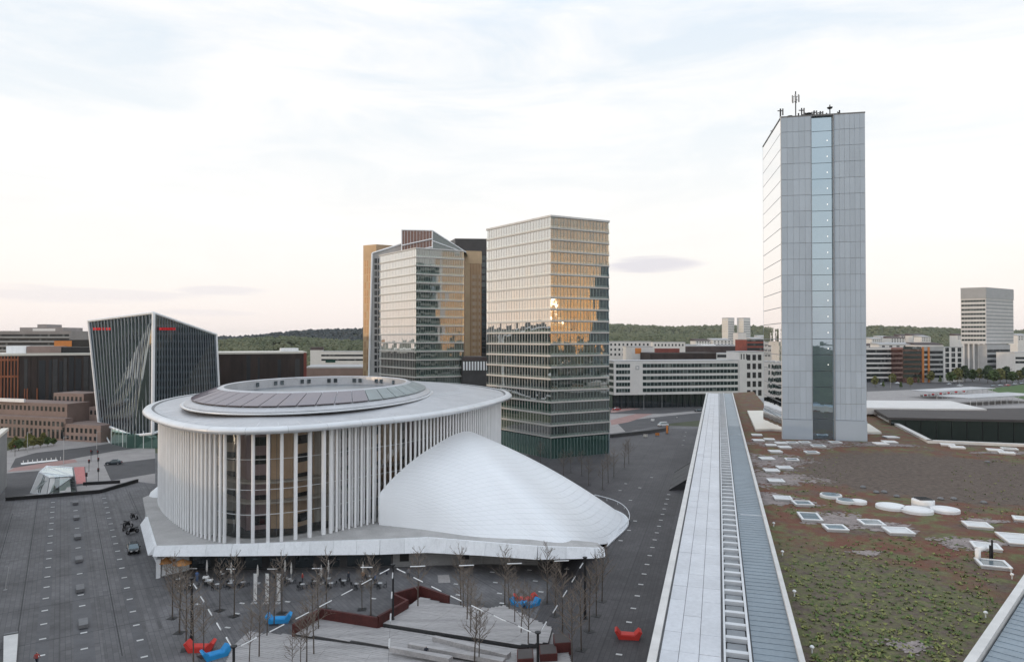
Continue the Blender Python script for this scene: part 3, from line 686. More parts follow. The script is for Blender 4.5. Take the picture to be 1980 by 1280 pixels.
# ------------------------------------------------------------------ planted roof
GZ = 17.0
def gp(px, py): return G(px, py, GZ)
DAZ = 44.7; DU = azv(DAZ)
pA = G(1890, 1280, GZ); 
m_, n_, l_, b_ = principled('planted_roof')
b_.inputs['Roughness'].default_value = .95
g_ = n_.new('ShaderNodeNewGeometry')
def nzn(sc, det=8, ro=.65):
    q = n_.new('ShaderNodeTexNoise'); q.inputs['Scale'].default_value = sc; q.inputs['Detail'].default_value = det; q.inputs['Roughness'].default_value = ro; l_.new(g_.outputs['Position'], q.inputs['Vector']); return q.outputs[0]
def rng(v, a, b):
    q = n_.new('ShaderNodeMapRange'); q.inputs[1].default_value = a; q.inputs[2].default_value = b; l_.new(v, q.inputs[0]); return q.outputs[0]
def mx3(f, a, b):
    q = n_.new('ShaderNodeMix'); q.data_type = 'RGBA'
    if isinstance(f, float): q.inputs[0].default_value = f
    else: l_.new(f, q.inputs[0])
    for i, v in ((6, a), (7, b)):
        if isinstance(v, tuple): q.inputs[i].default_value = v + (1,)
        else: l_.new(v, q.inputs[i])
    return q.outputs[2]
soil = mx3(rng(nzn(1.6, 10, .72), .36, .64), (.072, .050, .040), (.155, .120, .094))
red = mx3(rng(nzn(1.7), .35, .65), (.145, .045, .030), (.16, .080, .045))
green = mx3(rng(nzn(2.3), .35, .65), (.085, .10, .036), (.17, .165, .07))
# patch centre: bare oval of soil; nearer the camera the roof is mossy
def patch(cx, cy, rx, ry, soft):
    s1 = n_.new('ShaderNodeVectorMath'); s1.operation = 'SUBTRACT'; l_.new(g_.outputs['Position'], s1.inputs[0]); s1.inputs[1].default_value = (cx, cy, GZ)
    s2 = n_.new('ShaderNodeVectorMath'); s2.operation = 'DIVIDE'; l_.new(s1.outputs[0], s2.inputs[0]); s2.inputs[1].default_value = (rx, ry, 50)
    s3 = n_.new('ShaderNodeVectorMath'); s3.operation = 'LENGTH'; l_.new(s2.outputs[0], s3.inputs[0])
    ad = n_.new('ShaderNodeMath'); ad.operation = 'MULTIPLY_ADD'; l_.new(nzn(.35), ad.inputs[0]); ad.inputs[1].default_value = .9; ad.inputs[2].default_value = -.45
    a2 = n_.new('ShaderNodeMath'); a2.operation = 'ADD'; l_.new(s3.outputs['Value'], a2.inputs[0]); l_.new(ad.outputs[0], a2.inputs[1])
    return rng(a2.outputs[0], 1 + soft, 1 - soft)
pc = gp(1820, 918); pn = gp(1720, 1210)
base = mx3(rng(nzn(.22), .48, .66), red, soil); base = mx3(rng(nzn(.5, 6), .48, .62), base, green)
base = mx3(patch(pn.x, pn.y, 13, 19, .18), base, mx3(rng(nzn(1.1), .4, .6), soil, green))
base = mx3(patch(pc.x, pc.y, 22, 20, .10), base, soil)
l_.new(base, b_.inputs['Base Color'])
bp_ = n_.new('ShaderNodeBump'); bp_.inputs['Strength'].default_value = .7; bp_.inputs['Distance'].default_value = .15; l_.new(nzn(3.5), bp_.inputs['Height']); l_.new(bp_.outputs[0], b_.inputs['Normal'])
LG = L1 + .02
par_far = gp(1795, 857); par_r = gp(1990, 864)
planted = [rp_(LG, 34), rp_(LG, S1 + 16), gp(1457, 757), gp(1482, 786), gp(1676, 792), par_far, gp(2100, 868), Vector((130, 110, 0)), pA + DU * 70, pA + DU * -25]
sheet('planted_roof', ccw([(p.x, p.y) for p in planted]), GZ, 'planted_roof')
# right-hand slate roof, running off to the lower right
wing = thing('roof_wing', pA, 'slate roof wing with pale parapet cutting the lower corner beside the planted roof', 'roof wing')
DV = Vector((DU.y, -DU.x, 0))
def wp(l, s_): return pA + DU * s_ + DV * l
put('parapet', MB().prism([wp(0, -25), wp(.55, -25), wp(.55, 75), wp(0, 75)], 15.5, RZ + .35), 'parapet', wing)
put('slate_strip', MB().prism([wp(.7, -25), wp(9, -25), wp(9, 75), wp(.7, 75)], 15.5, RZ), 'roof_blue', wing)
for i in range(60): put('slate_seam', MB().prism([wp(.72, -20 + i), wp(9, -20 + i), wp(9, -19.95 + i), wp(.72, -19.95 + i)], RZ - .01, RZ + .03), 'roof_blue', wing)
put('body', MB().prism([wp(1, -24), wp(8.9, -24), wp(8.9, 74), wp(1, 74)], 0, 15.45), 'concrete_wall', wing)

# skylights: (pixel x, pixel y, width px, kind)
def z1(a, b): return (1420 + a * .2828, 820 + b * .2828)
SKY = [(153, 80, 70, 'w'), (163, 117, 75, 'w'), (238, 110, 70, 'w'), (250, 150, 70, 'w'), (318, 136, 75, 'w'), (343, 165, 80, 'w'), (397, 133, 72, 'g'), (480, 131, 72, 'g'), (572, 156, 90, 'g'), (280, 194, 85, 'w'), (528, 200, 90, 'g'), (220, 243, 95, 'w'), (393, 250, 90, 'g'), (342, 306, 100, 'w'), (253, 325, 100, 'w'), (283, 396, 108, 'w'), (330, 516, 120, 'w'), (467, 552, 128, 'g'), (515, 645, 140, 'g2'), (690, 720, 148, 'g'), (937, 687, 150, 'g'), (1120, 742, 170, 'w'), (1660, 702, 160, 'w'), (1720, 848, 170, 'w'), (1768, 970, 190, 'g'), (1935, 800, 190, 'w2'), (1975, 660, 120, 'w'), (1070, 95, 88, 'w'), (1000, 140, 88, 'w'), (1060, 128, 90, 'w'), (1457, 147, 88, 'w'), (1522, 165, 92, 'w'), (1780, 184, 95, 'w'), (1880, 176, 95, 'g'), (1860, 203, 95, 'w'), (690, 131, 75, 'g')]
near_txt = {0: 'beside the long parapet, farthest of the line', 16: 'beside the long parapet, nearest of the pale ones', 17: 'just in front of the pale one by the parapet', 18: 'largest, with two panes, near the long parapet', 19: 'in front of the two-pane one', 20: 'between two gravel beds, right of the nearest pair', 21: 'pale one beside the glazed one above the mossy ground', 22: 'alone on the red sedum at the far side', 23: 'behind the white vent elbow', 24: 'nearest, in front of the white vent elbow', 25: 'largest pale one at the picture edge', 26: 'cut by the picture edge above the large pale one'}
def skylight(i, a, b, wz, kind):
    px, py = z1(a, b); p = gp(px, py); wd = wz * .2828 * (p.y) / FPX * .92; dp = wd * (1.55 if kind.endswith('2') else .95)
    rz = R(-random.uniform(2, 14)) if px < 1800 else R(-random.uniform(18, 30))
    where = near_txt.get(i) or ('near the tower foot by the parapet, %s of that cluster' % ORD[min(i, 15)] if i < 16 else 'near the courtyard parapet, %s of that scatter' % ORD[(i - 27) % 9])
    t = thing('skylight', p, ('glazed ' if kind[0] == 'g' else 'white ') + 'square roof skylight ' + where, 'skylight', 'skylights on the planted roof', rz)
    h = .32
    def lb(x0, x1, y0, y1, z0, z1_): return MB().box(x0, x1, y0, y1, z0, z1_)
    def lp(name, mb, m): 
        o = bpy.data.objects.new(name, mb.mesh(name, m)); C.objects.link(o); o.parent = t; return o
    w2, d2 = wd / 2, dp / 2
    lp('curb', lb(-w2, w2, -d2, d2, -.05, h - .1), 'grey_render')  # curb greyed so its colour carries the shadow line under the frame
    fr = MB(); e = .2
    fr.box(-w2 - .05, w2 + .05, -d2 - .05, -d2 + e, h - .09, h + .02).box(-w2 - .05, w2 + .05, d2 - e, d2 + .05, h - .09, h + .02).box(-w2 - .05, -w2 + e, -d2 + e + .001, d2 - e - .001, h - .09, h + .02).box(w2 - e, w2 + .05, -d2 + e + .001, d2 - e - .001, h - .09, h + .02)
    lp('frame', fr, 'skylight_white')
    m_ = 'skylight_glass' if kind[0] == 'g' else 'skylight_pale'
    ys = [(-d2 + e + .01, d2 - e - .01)] if len(kind) == 1 else [(-d2 + e + .01, -.06), (.06, d2 - e - .01)]
    for y0, y1 in ys: lp('pane', lb(-w2 + e + .01, w2 - e - .01, y0, y1, h - .095, h - .04), m_)
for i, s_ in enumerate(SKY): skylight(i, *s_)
def disc_skylight(a, b, wz, glass, label, raised=0.0):
    px, py = z1(a, b); p = gp(px, py); r = wz * .2828 * p.y / FPX * .5
    t = thing('round_skylight', p, label, 'skylight', 'round skylights on the planted roof')
    put('drum', MB().lathe([(r, -.05), (r, .3 + raised), (r * .97, .38 + raised)], 28, p), 'skylight_white', t)
    put('lens', MB().lathe([(r * .84, .375 + raised), (r * .8, .43 + raised), (r * .4, .47 + raised), (.05, .48 + raised)], 28, p), 'skylight_glass' if glass else 'skylight_white', t, True)
    if raised:
        for k_ in range(-2, 3): put('louvre', MB().box(p.x - r * .7, p.x + r * .7, p.y + k_ * r * .3 - .06, p.y + k_ * r * .3 + .06, p.z + .48 + raised, p.z + .56 + raised), 'dark_steel', t)
disc_skylight(660, 498, 140, True, 'round greenish glass skylight, leftmost of the oval group')
disc_skylight(765, 535, 128, True, 'round glass skylight with a pale disc beside it')
disc_skylight(846, 541, 110, False, 'small white disc overlapping the round glass skylight')
disc_skylight(1070, 574, 190, False, 'flat white round skylight, leftmost of the three white discs')
disc_skylight(1248, 600, 200, False, 'flat white round skylight in front of the raised vent drum')
disc_skylight(1440, 597, 180, False, 'flat white round skylight, rightmost of the white discs')
disc_skylight(1290, 560, 140, False, 'raised round vent drum with dark louvres among the white discs', .45)
# vent elbow by the nearest glazed skylight
p = gp(*z1(1665, 940)); v = thing('vent_pipe', p, 'white elbow vent pipe standing between two skylights', 'vent pipe')
put('riser', MB().tube(p, p + Vector((0, 0, 1.2)), .24, 12), 'skylight_white', v, True)
put('elbow', MB().tube(p + Vector((0, 0, 1.1)), p + Vector((.9, .3, 1.25)), .23, 12), 'skylight_white', v, True)
put('bracket', MB().tube(p + Vector((1.3, .2, 0)), p + Vector((1.3, .2, 1.5)), .09, 6).tube(p + Vector((1.7, .5, 0)), p + Vector((1.7, .5, 1.9)), .09, 6), 'dark_steel', v)
for i, (a, b) in enumerate([(275, 705), (333, 900), (1760, 860)]): pass
for i, (px, py, tx) in enumerate([(1496, 1018, 'by the parapet near the gravel bed'), (1513, 1074, 'by the parapet beside the first mossy tufts'), (1536, 1152, 'second nearest along the long parapet'), (1570, 1262, 'nearest along the long parapet'), (1906, 1194, 'along the right parapet, alone'), (1957, 1119, 'right of the nearest glazed skylight'), (1955, 1107, 'white knob right of the vent elbow')]):
    p = gp(px, py); a = thing('roof_anchor', p, 'small white safety anchor post ' + tx, 'anchor', 'safety anchors on the planted roof')
    put('post', MB().tube(p, p + Vector((0, 0, .35)), .05, 6), 'skylight_white', a); put('cap', MB().lathe([(.13, .33), (.16, .42), (.09, .5)], 10, p), 'skylight_white', a)
def blob(name, px, py, rx, ry, m, z, seed, label):
    "loose stones, thick in the middle and thinning out to the rim"
    rnd = random.Random(seed); c = gp(px, py); mb = MB(); cnt = int(110 + 26 * rx * ry)
    for i in range(min(cnt, 900)):
        a = rnd.uniform(0, 6.283); q = rnd.random() ** .62 * rnd.uniform(.75, 1.1); wob = 1 + .3 * math.sin(3 * a + seed) + .15 * math.sin(7 * a + 2 * seed)
        x, y = c.x + rx * q * wob * math.cos(a), c.y + ry * q * wob * math.sin(a); r = rnd.uniform(.14, .42) * (1.15 - .5 * q) * min(1.3, .55 + .09 * (rx + ry)); k_ = rnd.randint(5, 7); a0 = rnd.uniform(0, 6)
        h_ = z + rnd.uniform(0, .02); k0 = len(mb.v)
        mb.v += [(x + r * rnd.uniform(.7, 1.1) * math.cos(a0 + 6.283 * t / k_), y + r * rnd.uniform(.7, 1.1) * math.sin(a0 + 6.283 * t / k_), h_) for t in range(k_)]; mb.f.append(tuple(range(k0, k0 + k_)))
    o = put(name, mb, m, kind='stuff'); o['label'] = label; o['category'] = 'gravel'
for i, (px, py, rx, ry, tx) in enumerate([(1545, 858, 13, 6, 'at the foot of the grey tower'), (1490, 890, 7, 9, 'round the far line of skylights'), (1500, 925, 6, 6, 'round the middle skylights by the parapet'), (1490, 966, 5, 4, 'under the nearest pale skylight by the parapet'), (1625, 1005, 4.5, 3, 'beside the two-pane skylight'), (1710, 1020, 4, 2, 'between the two nearer glazed skylights'), (1675, 1069, 1.6, .8, 'bare patch in the mossy ground'), (1755, 1250, 1.5, 1.0, 'bare patch nearest the camera'), (1875, 1050, 4, 2, 'round the vent elbow'), (1905, 1008, 3, 1.2, 'behind the lone pale skylight'), (1710, 860, 6, 3, 'round the pair of skylights right of the tower'), (1945, 876, 6, 2, 'round the far right skylights')]):
    blob('gravel', px, py, rx, ry, 'gravel', GZ + .012 + i * .003, i, 'pale gravel patch on the planted roof ' + tx)
for i, (a, b) in enumerate([(880, 435), (970, 470), (1025, 468), (1110, 498), (1410, 515), (1500, 515), (1705, 540), (1730, 262)]):
    p = gp(*z1(a, b)); rnd = random.Random(i)
    o = put('stone', MB().lathe([(.3 * rnd.uniform(.8, 1.3), -.02), (.42, .12), (.3, .28), (.1, .33)], 8, p), 'granite'); tag(o, 'small dark stone on the bare soil oval, ' + ORD[i] + ' from the tower side', 'stone', 'dark stones on the bare soil')
# leafy sedum tufts (nobody could count them)
for nm, m_, seed, cnt in (('sedum_tufts', 'sedum', 3, 1000), ('sedum_tufts_yellow', 'sedum_yellow', 5, 1000)):
    rnd = random.Random(seed); mb = MB()
    for i in range(cnt):
        if rnd.random() < .84: px, py = rnd.uniform(1500, 1930), 1035 + 260 * rnd.random() ** .8
        else: px, py = rnd.choice([(rnd.uniform(1500, 1660), rnd.uniform(880, 1000)), (rnd.uniform(1840, 1990), rnd.uniform(870, 1010))])
        p = gp(px, py)
        if (p - rp_(LG, 0)).dot(RV) < .8 + LG * 0 and False: continue
        if (p - pA).dot(DV) > -1 or (p.x * RV.x + p.y * RV.y) < LG + .7: continue
        sz = rnd.uniform(.06, .21)
        for k_ in range(6):
            a = rnd.uniform(0, 6.28); r = sz * rnd.uniform(.5, 1.2); h = rnd.uniform(.03, .16); c = p + Vector((math.cos(a) * r * .7, math.sin(a) * r * .7, 0)); t_ = Vector((-math.sin(a), math.cos(a), 0)) * sz * .33; f_ = Vector((math.cos(a), math.sin(a), 0)) * sz * .5
            k0 = len(mb.v); mb.v += [tuple(c - t_ - f_ + Vector((0, 0, .02))), tuple(c + t_ - f_ + Vector((0, 0, .02))), tuple(c + t_ * .8 + f_ + Vector((0, 0, h))), tuple(c - t_ * .8 + f_ + Vector((0, 0, h)))]; mb.f.append((k0, k0 + 1, k0 + 2, k0 + 3))
    o = put(nm, mb, m_, kind='stuff'); o['label'] = ('green' if seed == 3 else 'yellowish') + ' leafy sedum tufts scattered over the mossy roof'; o['category'] = 'sedum'

# ------------------------------------------------------------------ grey tower rising from the planted roof
TAZ = 11.0; tC = gp(1513, 848.5); tu = azv(TAZ); tv = Vector((tu.y, -tu.x, 0))
_, wfr = along(tC, TAZ + 90, 1675); _, wsd = along(tC, TAZ, 1476.5)
th = ztop(226, tC.y)
tower = thing('office_tower', tC, 'tall blue-grey panelled tower with a glass lift strip rising from the planted roof', 'tower')
nF, nS = -tu, -tv
gs0, gs1 = wfr * .362, wfr * .632
put('core', MB().fb(tC, tv, nF, .15, wfr - .15, -wsd + .1, -1.2, 0, th - .3), 'tower_joint', tower)
put('core_wing', MB().fb(tC, tv, nF, .15, gs0, -1.19, -.12, GZ - 1, th - .3).fb(tC, tv, nF, gs1, wfr - .15, -1.19, -.12, GZ - 1, th - .3), 'tower_joint', tower)
NF = 19; zb = GZ + 4.2; fh = (th - zb) / NF
for side, (x0, x1, nc) in enumerate(((0, gs0 - .05, 5), (gs1 + .05, wfr, 6))):
    cw = (x1 - x0) / nc
    me = MB().fb(Vector((0, 0, 0)), tv, nF, .014, cw - .014, -.11, 0, .035, fh - .035).mesh('panel', 'tower_panel')
    for f in range(NF):
        for c in range(nc): inst('panel', me, tower, tC * 1 + tv * (x0 + c * cw) + Vector((0, 0, zb + f * fh - tC.z)), rot=(R(random.uniform(-.12, .12)), R(random.uniform(-.05, .05)), R(random.uniform(-.25, .25))))
    put('base_panel', MB().fb(tC, tv, nF, x0, x1, -.11, .35, GZ - .5, zb - .1), 'tower_panel', tower)
me = MB().fb(Vector((0, 0, 0)), tv, nF, 0, gs1 - gs0 - .1, -1.15, -.75, .05, fh - .05).mesh('lift_glass', 'tower_strip')
for f in range(NF): inst('lift_glass', me, tower, tC + tv * (gs0 + .05) + Vector((0, 0, zb + f * fh - tC.z)))
put('lift_glass', MB().fb(tC, tv, nF, gs0 + .05, gs1 - .05, -1.15, -.75, GZ - .4, zb - .05), 'tower_strip', tower)
put('strip_edge', MB().fb(tC, tv, nF, gs0 - .06, gs0 + .06, -1.19, .12, GZ, th), 'tower_joint', tower)
put('strip_edge', MB().fb(tC, tv, nF, gs1 - .06, gs1 + .06, -1.19, .12, GZ, th), 'tower_joint', tower)
m_, n_, l_, b_ = principled('lamp_white'); b_.inputs['Emission Color'].default_value = (1, .95, .85, 1); b_.inputs['Emission Strength'].default_value = .8
for f in range(4, NF): put('lift_lamp', MB().fb(tC, tv, nF, gs1 - 1.2, gs1 - 1.05, -.74, -.66, zb + f * fh - fh * .62, zb + f * fh - fh * .57), 'lamp_white', tower)
# mirrored long side, one band a storey
for f in range(NF): put('glass_band', MB().fb(tC, tu, nS, .05, wsd, -.13, .0, zb + f * fh + .07, zb + (f + 1) * fh - .07), 'tower_mirror', tower)
put('glass_band', MB().fb(tC, tu, nS, .05, wsd, -.13, .15, GZ - .3, zb - .1), 'tower_mirror', tower)
put('side_backing', MB().fb(tC, tu, nS, .06, wsd - .01, -.4, -.06, GZ - .5, th - .1), 'tower_joint', tower)
put('corner_trim', MB().fb(tC, tv, nF, -.12, .0, -.2, .05, GZ, th + .1), 'parapet', tower)
put('roof', MB().fb(tC, tv, nF, -.1, wfr + .05, -wsd, .02, th - .28, th + .02), 'gutter', tower)
oF = tC + tv * wfr
put('right_side', MB().fb(oF, tu, tv, .1, wsd, -.3, .0, GZ, th - .3), 'tower_panel', tower)
put('rear_side', MB().fb(tC + tu * wsd, tv, tu, 0, wfr, -.2, .12, GZ, th - .3), 'tower_panel', tower)
# antennas
def mast(px, y0, y1, dep, r, name, label, extra=None):
    b = at(px, 0, dep); b.z = th; h = (y0 - y1) / FPX * dep
    t = thing(name, b, label, 'antenna', 'antennas on the grey tower')
    r *= 1.9; h *= 1.25; put('pole', MB().tube(b, b + Vector((0, 0, h)), r, 6), 'dark_steel', t)
    if extra: extra(t, b, h)
def cage(t, b, h):
    for k_ in range(6):
        a = k_ * math.pi / 3; c = b + Vector((math.cos(a) * .7, math.sin(a) * .7, 0)); put('panel_antenna', MB().tube(c + Vector((0, 0, h * .62)), c + Vector((0, 0, h * .86)), .14, 5), 'grey_render', t)
    put('ring', MB().tube(b + Vector((-.8, 0, h * .82)), b + Vector((.8, 0, h * .82)), .06, 5).tube(b + Vector((0, -.8, h * .66)), b + Vector((0, .8, h * .66)), .06, 5), 'gutter', t)
def dish(t, b, h): put('dish', MB().lathe([(.1, 0), (.45, .15), (.6, .4)], 12, b + Vector((0, 0, h * .7))), 'dark_steel', t)
def arms(t, b, h): put('crossbar', MB().tube(b + Vector((-.6, 0, h * .8)), b + Vector((.6, 0, h * .8)), .12, 5).tube(b + Vector((.5, 0, h * .4)), b + Vector((.5, 0, h)), .16, 5), 'gutter', t)
def boom(t, b, h): put('boom', MB().tube(b + Vector((0, 0, h * .3)), b + Vector((-1.6, 0, h * 1.2)), .12, 6), 'dark_steel', t)
td = tC.y + 2
mast(1537.5, 226, 182, td, .06, 'antenna_mast', 'tall cage antenna mast, the highest on the grey tower', cage)
mast(1508, 226, 209, td, .08, 'antenna_mast', 'short whip antenna at the left corner of the grey tower roof', arms)
mast(1549, 226, 208, td, .07, 'antenna_mast', 'forked antenna just right of the tall cage mast', arms)
mast(1562, 222, 212, td, .12, 'dish_antenna', 'small dish antenna right of the forked antenna', dish)
mast(1573, 222, 208, td, .08, 'antenna_mast', 'cross-bar antenna above the glass strip', arms)
mast(1585, 222, 209, td, .08, 'antenna_mast', 'stub antenna above the right of the glass strip', arms)
mast(1603.5, 222, 199, td, .06, 'antenna_mast', 'slim whip antenna left of the roof crane', dish)
mast(1632, 220, 210, td, .14, 'roof_crane', 'small dark window-cleaning crane arm at the right of the tower roof', boom)
mast(1494, 250, 235, td + 14, .1, 'antenna_mast', 'antenna cluster over the receding left edge of the grey tower', arms)
for i, (px, yt, kind_) in enumerate([(1516, 216, arms), (1526, 211, dish), (1543, 205, None), (1556, 209, arms), (1567, 207, dish), (1579, 206, arms), (1591, 212, dish), (1597, 207, None), (1611, 211, arms), (1622, 205, None), (1643, 213, dish)]):
    mast(px, 223, yt, td + 1.5 + (i % 3), .08, 'antenna_mast', 'small roof antenna on the grey tower, %s from the left in the low clutter' % ORD[i], kind_)
# pale plates either side of the tower foot
pl = [gp(1445, 797), gp(1480, 797), gp(1508, 832), gp(1461, 834)]
t = thing('roof_plate', pl[0], 'cream flat roof plate at the left foot of the grey tower', 'roof plate'); put('slab', MB().prism(pl, GZ, GZ + .5), 'cream', t); put('edge', MB().prism([p + (p - sum(pl, Vector()) / 4).normalized() * .15 for p in pl], GZ, GZ + .3), 'parapet', t)
pl = [gp(1670, 820), gp(1680, 823), gp(1704, 839), gp(1676, 839)]
t = thing('roof_plate', pl[0], 'small white roof plate at the right foot of the grey tower', 'roof plate'); put('slab', MB().prism(pl, GZ, GZ + .5), 'cream', t); put('edge', MB().prism([p + (p - sum(pl, Vector()) / 4).normalized() * .12 for p in pl], GZ, GZ + .3), 'parapet', t)

# ------------------------------------------------------------------ dark courtyard beyond the planted roof
court = thing('courtyard_block', gp(1800, 850), 'sunken courtyard block with black glass front, dark flat roof and white parapets', 'building')
def par(name, pix_, m_, wdt, z0, z1_):
    for a, b in zip(pix_, pix_[1:]):
        A, B = gp(*a), gp(*b); d = (B - A).normalized(); n_ = Vector((d.y, -d.x, 0)); put(name, MB().fb(A, d, n_, 0, (B - A).length, -wdt, 0, z0, z1_), m_, court)
par('white_parapet', [(1660, 786), (1793, 856), (2080, 868)], 'parapet', 1.1, GZ - 1, GZ + .5)
fA, fB = at(1722, 808, 166), at(2080, 812, 160)
fA.z = fB.z = 0; d = (fB - fA).normalized(); n_ = Vector((d.y, -d.x, 0)); ln = (fB - fA).length
put('black_front', MB().fb(fA, d, n_, 0, ln, -1, 0, 0, 18.3), 'dark_glass', court)
for i in range(int(ln / 3.4)): put('mullion', MB().fb(fA, d, n_, i * 3.4, i * 3.4 + .1, 0, .12, 8, 18.2), 'black', court)
rf = [at(1718, 808, 166), at(2090, 812, 159), at(2060, 795, 190), at(1925, 792, 188), at(1684, 787, 190)]
put('dark_roof', MB().prism(rf, 18.35, 18.9), 'dark_roof', court)
wr = [G(1672, 788.5, 19.3), G(1908, 791, 19.3), G(1838, 775, 19.3), G(1672, 774, 19.3)]
put('white_roof', MB().prism(wr, 17.6, 19.3), 'white_render', court)
put('courtyard_floor', MB().prism([gp(1790, 850), gp(2080, 860), fB, fA], 6, 6.2), 'dark_wall', court)
# ------------------------------------------------------------------ glass gate towers
def gate_tower(name, label, corner, axl, pxl, axr, pxr, top, nfl, nbl, nbr, base_h):
    "corner: nearest corner on the ground; faces run along azimuths axl / axr to picture columns pxl / pxr"
    _, lw_ = along(corner, axl, pxl); _, rw_ = along(corner, axr, pxr)
    ul, ur = azv(axl), azv(axr)
    nl = Vector((-ul.y, ul.x, 0)); nl = nl if nl.dot(-corner) > 0 else -nl
    nr = Vector((ur.y, -ur.x, 0)); nr = nr if nr.dot(-corner) > 0 else -nr
    t = thing(name, corner, label, 'tower', 'pair of glass gate towers')
    far = [corner, corner + ur * rw_, corner + ur * rw_ + ul * lw_, corner + ul * lw_]
    cen = sum(far, Vector()) / 4
    inn = [cen + (p - cen) * .90 for p in far]
    put('core', MB().prism(inn, 0, top - 1.5), 'win_tower', t)
    fh_ = (top - base_h) / nfl
    faces = ((ul, nl, lw_, nbl, 'left'), (ur, nr, rw_, nbr, 'right'))
    for d, n_, wd, nb, sd in faces:
        P = corner
        put('base_glass', MB().fb(P, d, n_, .1, wd - .1, -.25, -.1, 0, base_h - .3), 'green_glass', t)
        gm = MB()
        for i in range(nb + 1): x = wd * i / nb; gm.fb(P, d, n_, max(0, x - .06), min(wd, x + .06), -.12, .04, 0, base_h - .3)
        put('base_mullions', gm, 'mullion_green', t, kind='stuff')
        inset_ = .02 * wd
        mm = MB()
        for f in range(nfl):
            z0 = base_h + f * fh_; z1_ = z0 + fh_
            if f < nfl - 2 or True:
                put('spandrel', MB().fb(P, d, n_, .4, wd - .4, -1.15, -.5, z0, z0 + fh_ * .27), 'spandrel', t)
                put('window_band', MB().fb(P, d, n_, .4, wd - .4, -1.1, -.85, z0 + fh_ * .27 + .01, z1_ - .01), 'win_tower', t)
                for i in range(nb * 2):
                    x = .4 + (wd - .8) * (i + .5) / (nb * 2); mm.fb(P, d, n_, x - .09, x + .09, -.84, -.7, z0 + fh_ * .27, z1_)
            put('pale_band', MB().fb(P, d, n_, 0, wd, -.03, .06, z0, z0 + fh_ * .12), 'pale_band', t)
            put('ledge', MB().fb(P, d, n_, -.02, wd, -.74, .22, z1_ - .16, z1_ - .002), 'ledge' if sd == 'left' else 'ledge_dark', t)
            q = [P + d * .03 - n_ * .04, P + d * (wd - .03) - n_ * .04]; put('glass_skin', MB().add([(q[0].x, q[0].y, z0 + .02), (q[1].x, q[1].y, z0 + .02), (q[1].x, q[1].y, z1_ - .18), (q[0].x, q[0].y, z1_ - .18)], [(0, 1, 2, 3)]), 'tower_skin', t)
        put('mullions', mm, 'mullion_green', t, kind='stuff')
        sm = MB()
        for i in range(1, nb): x = wd * i / nb; sm.fb(P, d, n_, x - .07, x + .07, -.05, .03, base_h, top - .2)
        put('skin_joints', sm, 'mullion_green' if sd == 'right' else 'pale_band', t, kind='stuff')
    put('corner_post', MB().tube(corner + nl * -.2 + nr * -.2, corner + nl * -.2 + nr * -.2 + Vector((0, 0, top)), .16, 6), 'ledge', t)
    put('roof_cap', MB().prism([cen + (p - cen) * 1.012 for p in far], top - .14, top + .55), 'parapet', t)
    put('roof_plant', MB().prism([cen + (p - cen) * .5 for p in far], top + .5, top + 1.0), 'gutter', t)
    # unseen sides, plainly glazed
    for P, d, n_, wd in ((far[1], ul, ur, lw_), (far[3], ur, ul, rw_)):
        put('rear_glass', MB().fb(P, d, n_, .1, wd - .1, -.4, -.1, 0, top - .2), 'tower_strip', t)
        for f in range(nfl): put('pale_band', MB().fb(P, d, n_, .05, wd - .05, -.1, .05, base_h + f * fh_, base_h + f * fh_ + fh_ * .35), 'pale_band', t)
    return t
g1 = G(1065, 887)
gate_tower('gate_tower', 'nearer glass gate tower with golden sunset reflections on one face', g1, -37.7, 941, 62, 1178, ztop(419, g1.y), 19, 24, 18, 6.5)
g2 = at(804, 655, 293); g2.z = 0
gate_tower('gate_tower', 'farther glass gate tower behind the concert hall roof, teal right face', g2, -38, 733, 64, 897, ztop(481, g2.y), 19, 24, 20, 6.5)

# ------------------------------------------------------------------ general block builder
def block(name, label, cat, corner, a1, w1, a2, w2, z0, z1_, body, group=None):
    t = thing(name, Vector((corner.x, corner.y, 0)), label, cat, group)
    d1, d2 = azv(a1), azv(a2); P = Vector((corner.x, corner.y, 0)); far = [P, P + d2 * w2, P + d2 * w2 + d1 * w1, P + d1 * w1]
    put('body', MB().prism(far, z0, z1_), body, t)
    def nrm(d):
        n_ = Vector((d.y, -d.x, 0)); c = sum(far, Vector()) / 4 - P; return n_ if n_.dot(c) < 0 else -n_
    return t, P, (d1, nrm(d1), w1), (d2, nrm(d2), w2), far
def bands(t, P, face, z0, fh_, nf, m_, x0=None, x1=None, frac=(.3, .85), posts=0, pm='white_render', proud=.06, name='window_band'):
    d, n_, wd = face; x0 = .6 if x0 is None else x0; x1 = wd - .6 if x1 is None else x1
    for f in range(nf):
        za, zb_ = z0 + fh_ * (f + frac[0]), z0 + fh_ * (f + frac[1])
        b = put(name, MB().fb(P, d, n_, x0, x1, -.2, proud, za, zb_), m_, t)
        if posts:
            mb = MB()
            for i in range(1, posts): x = x0 + (x1 - x0) * i / posts; mb.fb(P, d, n_, x - .12, x + .12, proud, proud + .12, za, zb_)
            put('mullions', mb, pm, b, kind='stuff')
def grid(t, P, face, z0, fh_, nf, nc, m_, x0=None, x1=None, fx=.6, fz=(.25, .8), proud=.06, joined=False, nm='window', skip=None):
    d, n_, wd = face; x0 = .6 if x0 is None else x0; x1 = wd - .6 if x1 is None else x1; cw = (x1 - x0) / nc
    mb = MB()
    for f in range(nf):
        for c in range(nc):
            if skip and skip(f, c): continue
            xa = x0 + cw * (c + .5 - fx / 2); q = mb if joined else MB()
            q.fb(P, d, n_, xa, xa + cw * fx, -.2, proud, z0 + fh_ * (f + fz[0]), z0 + fh_ * (f + fz[1]))
            if not joined: put(nm, q, m_, t)
    if joined: put(nm + 's', mb, m_, t, kind='stuff')
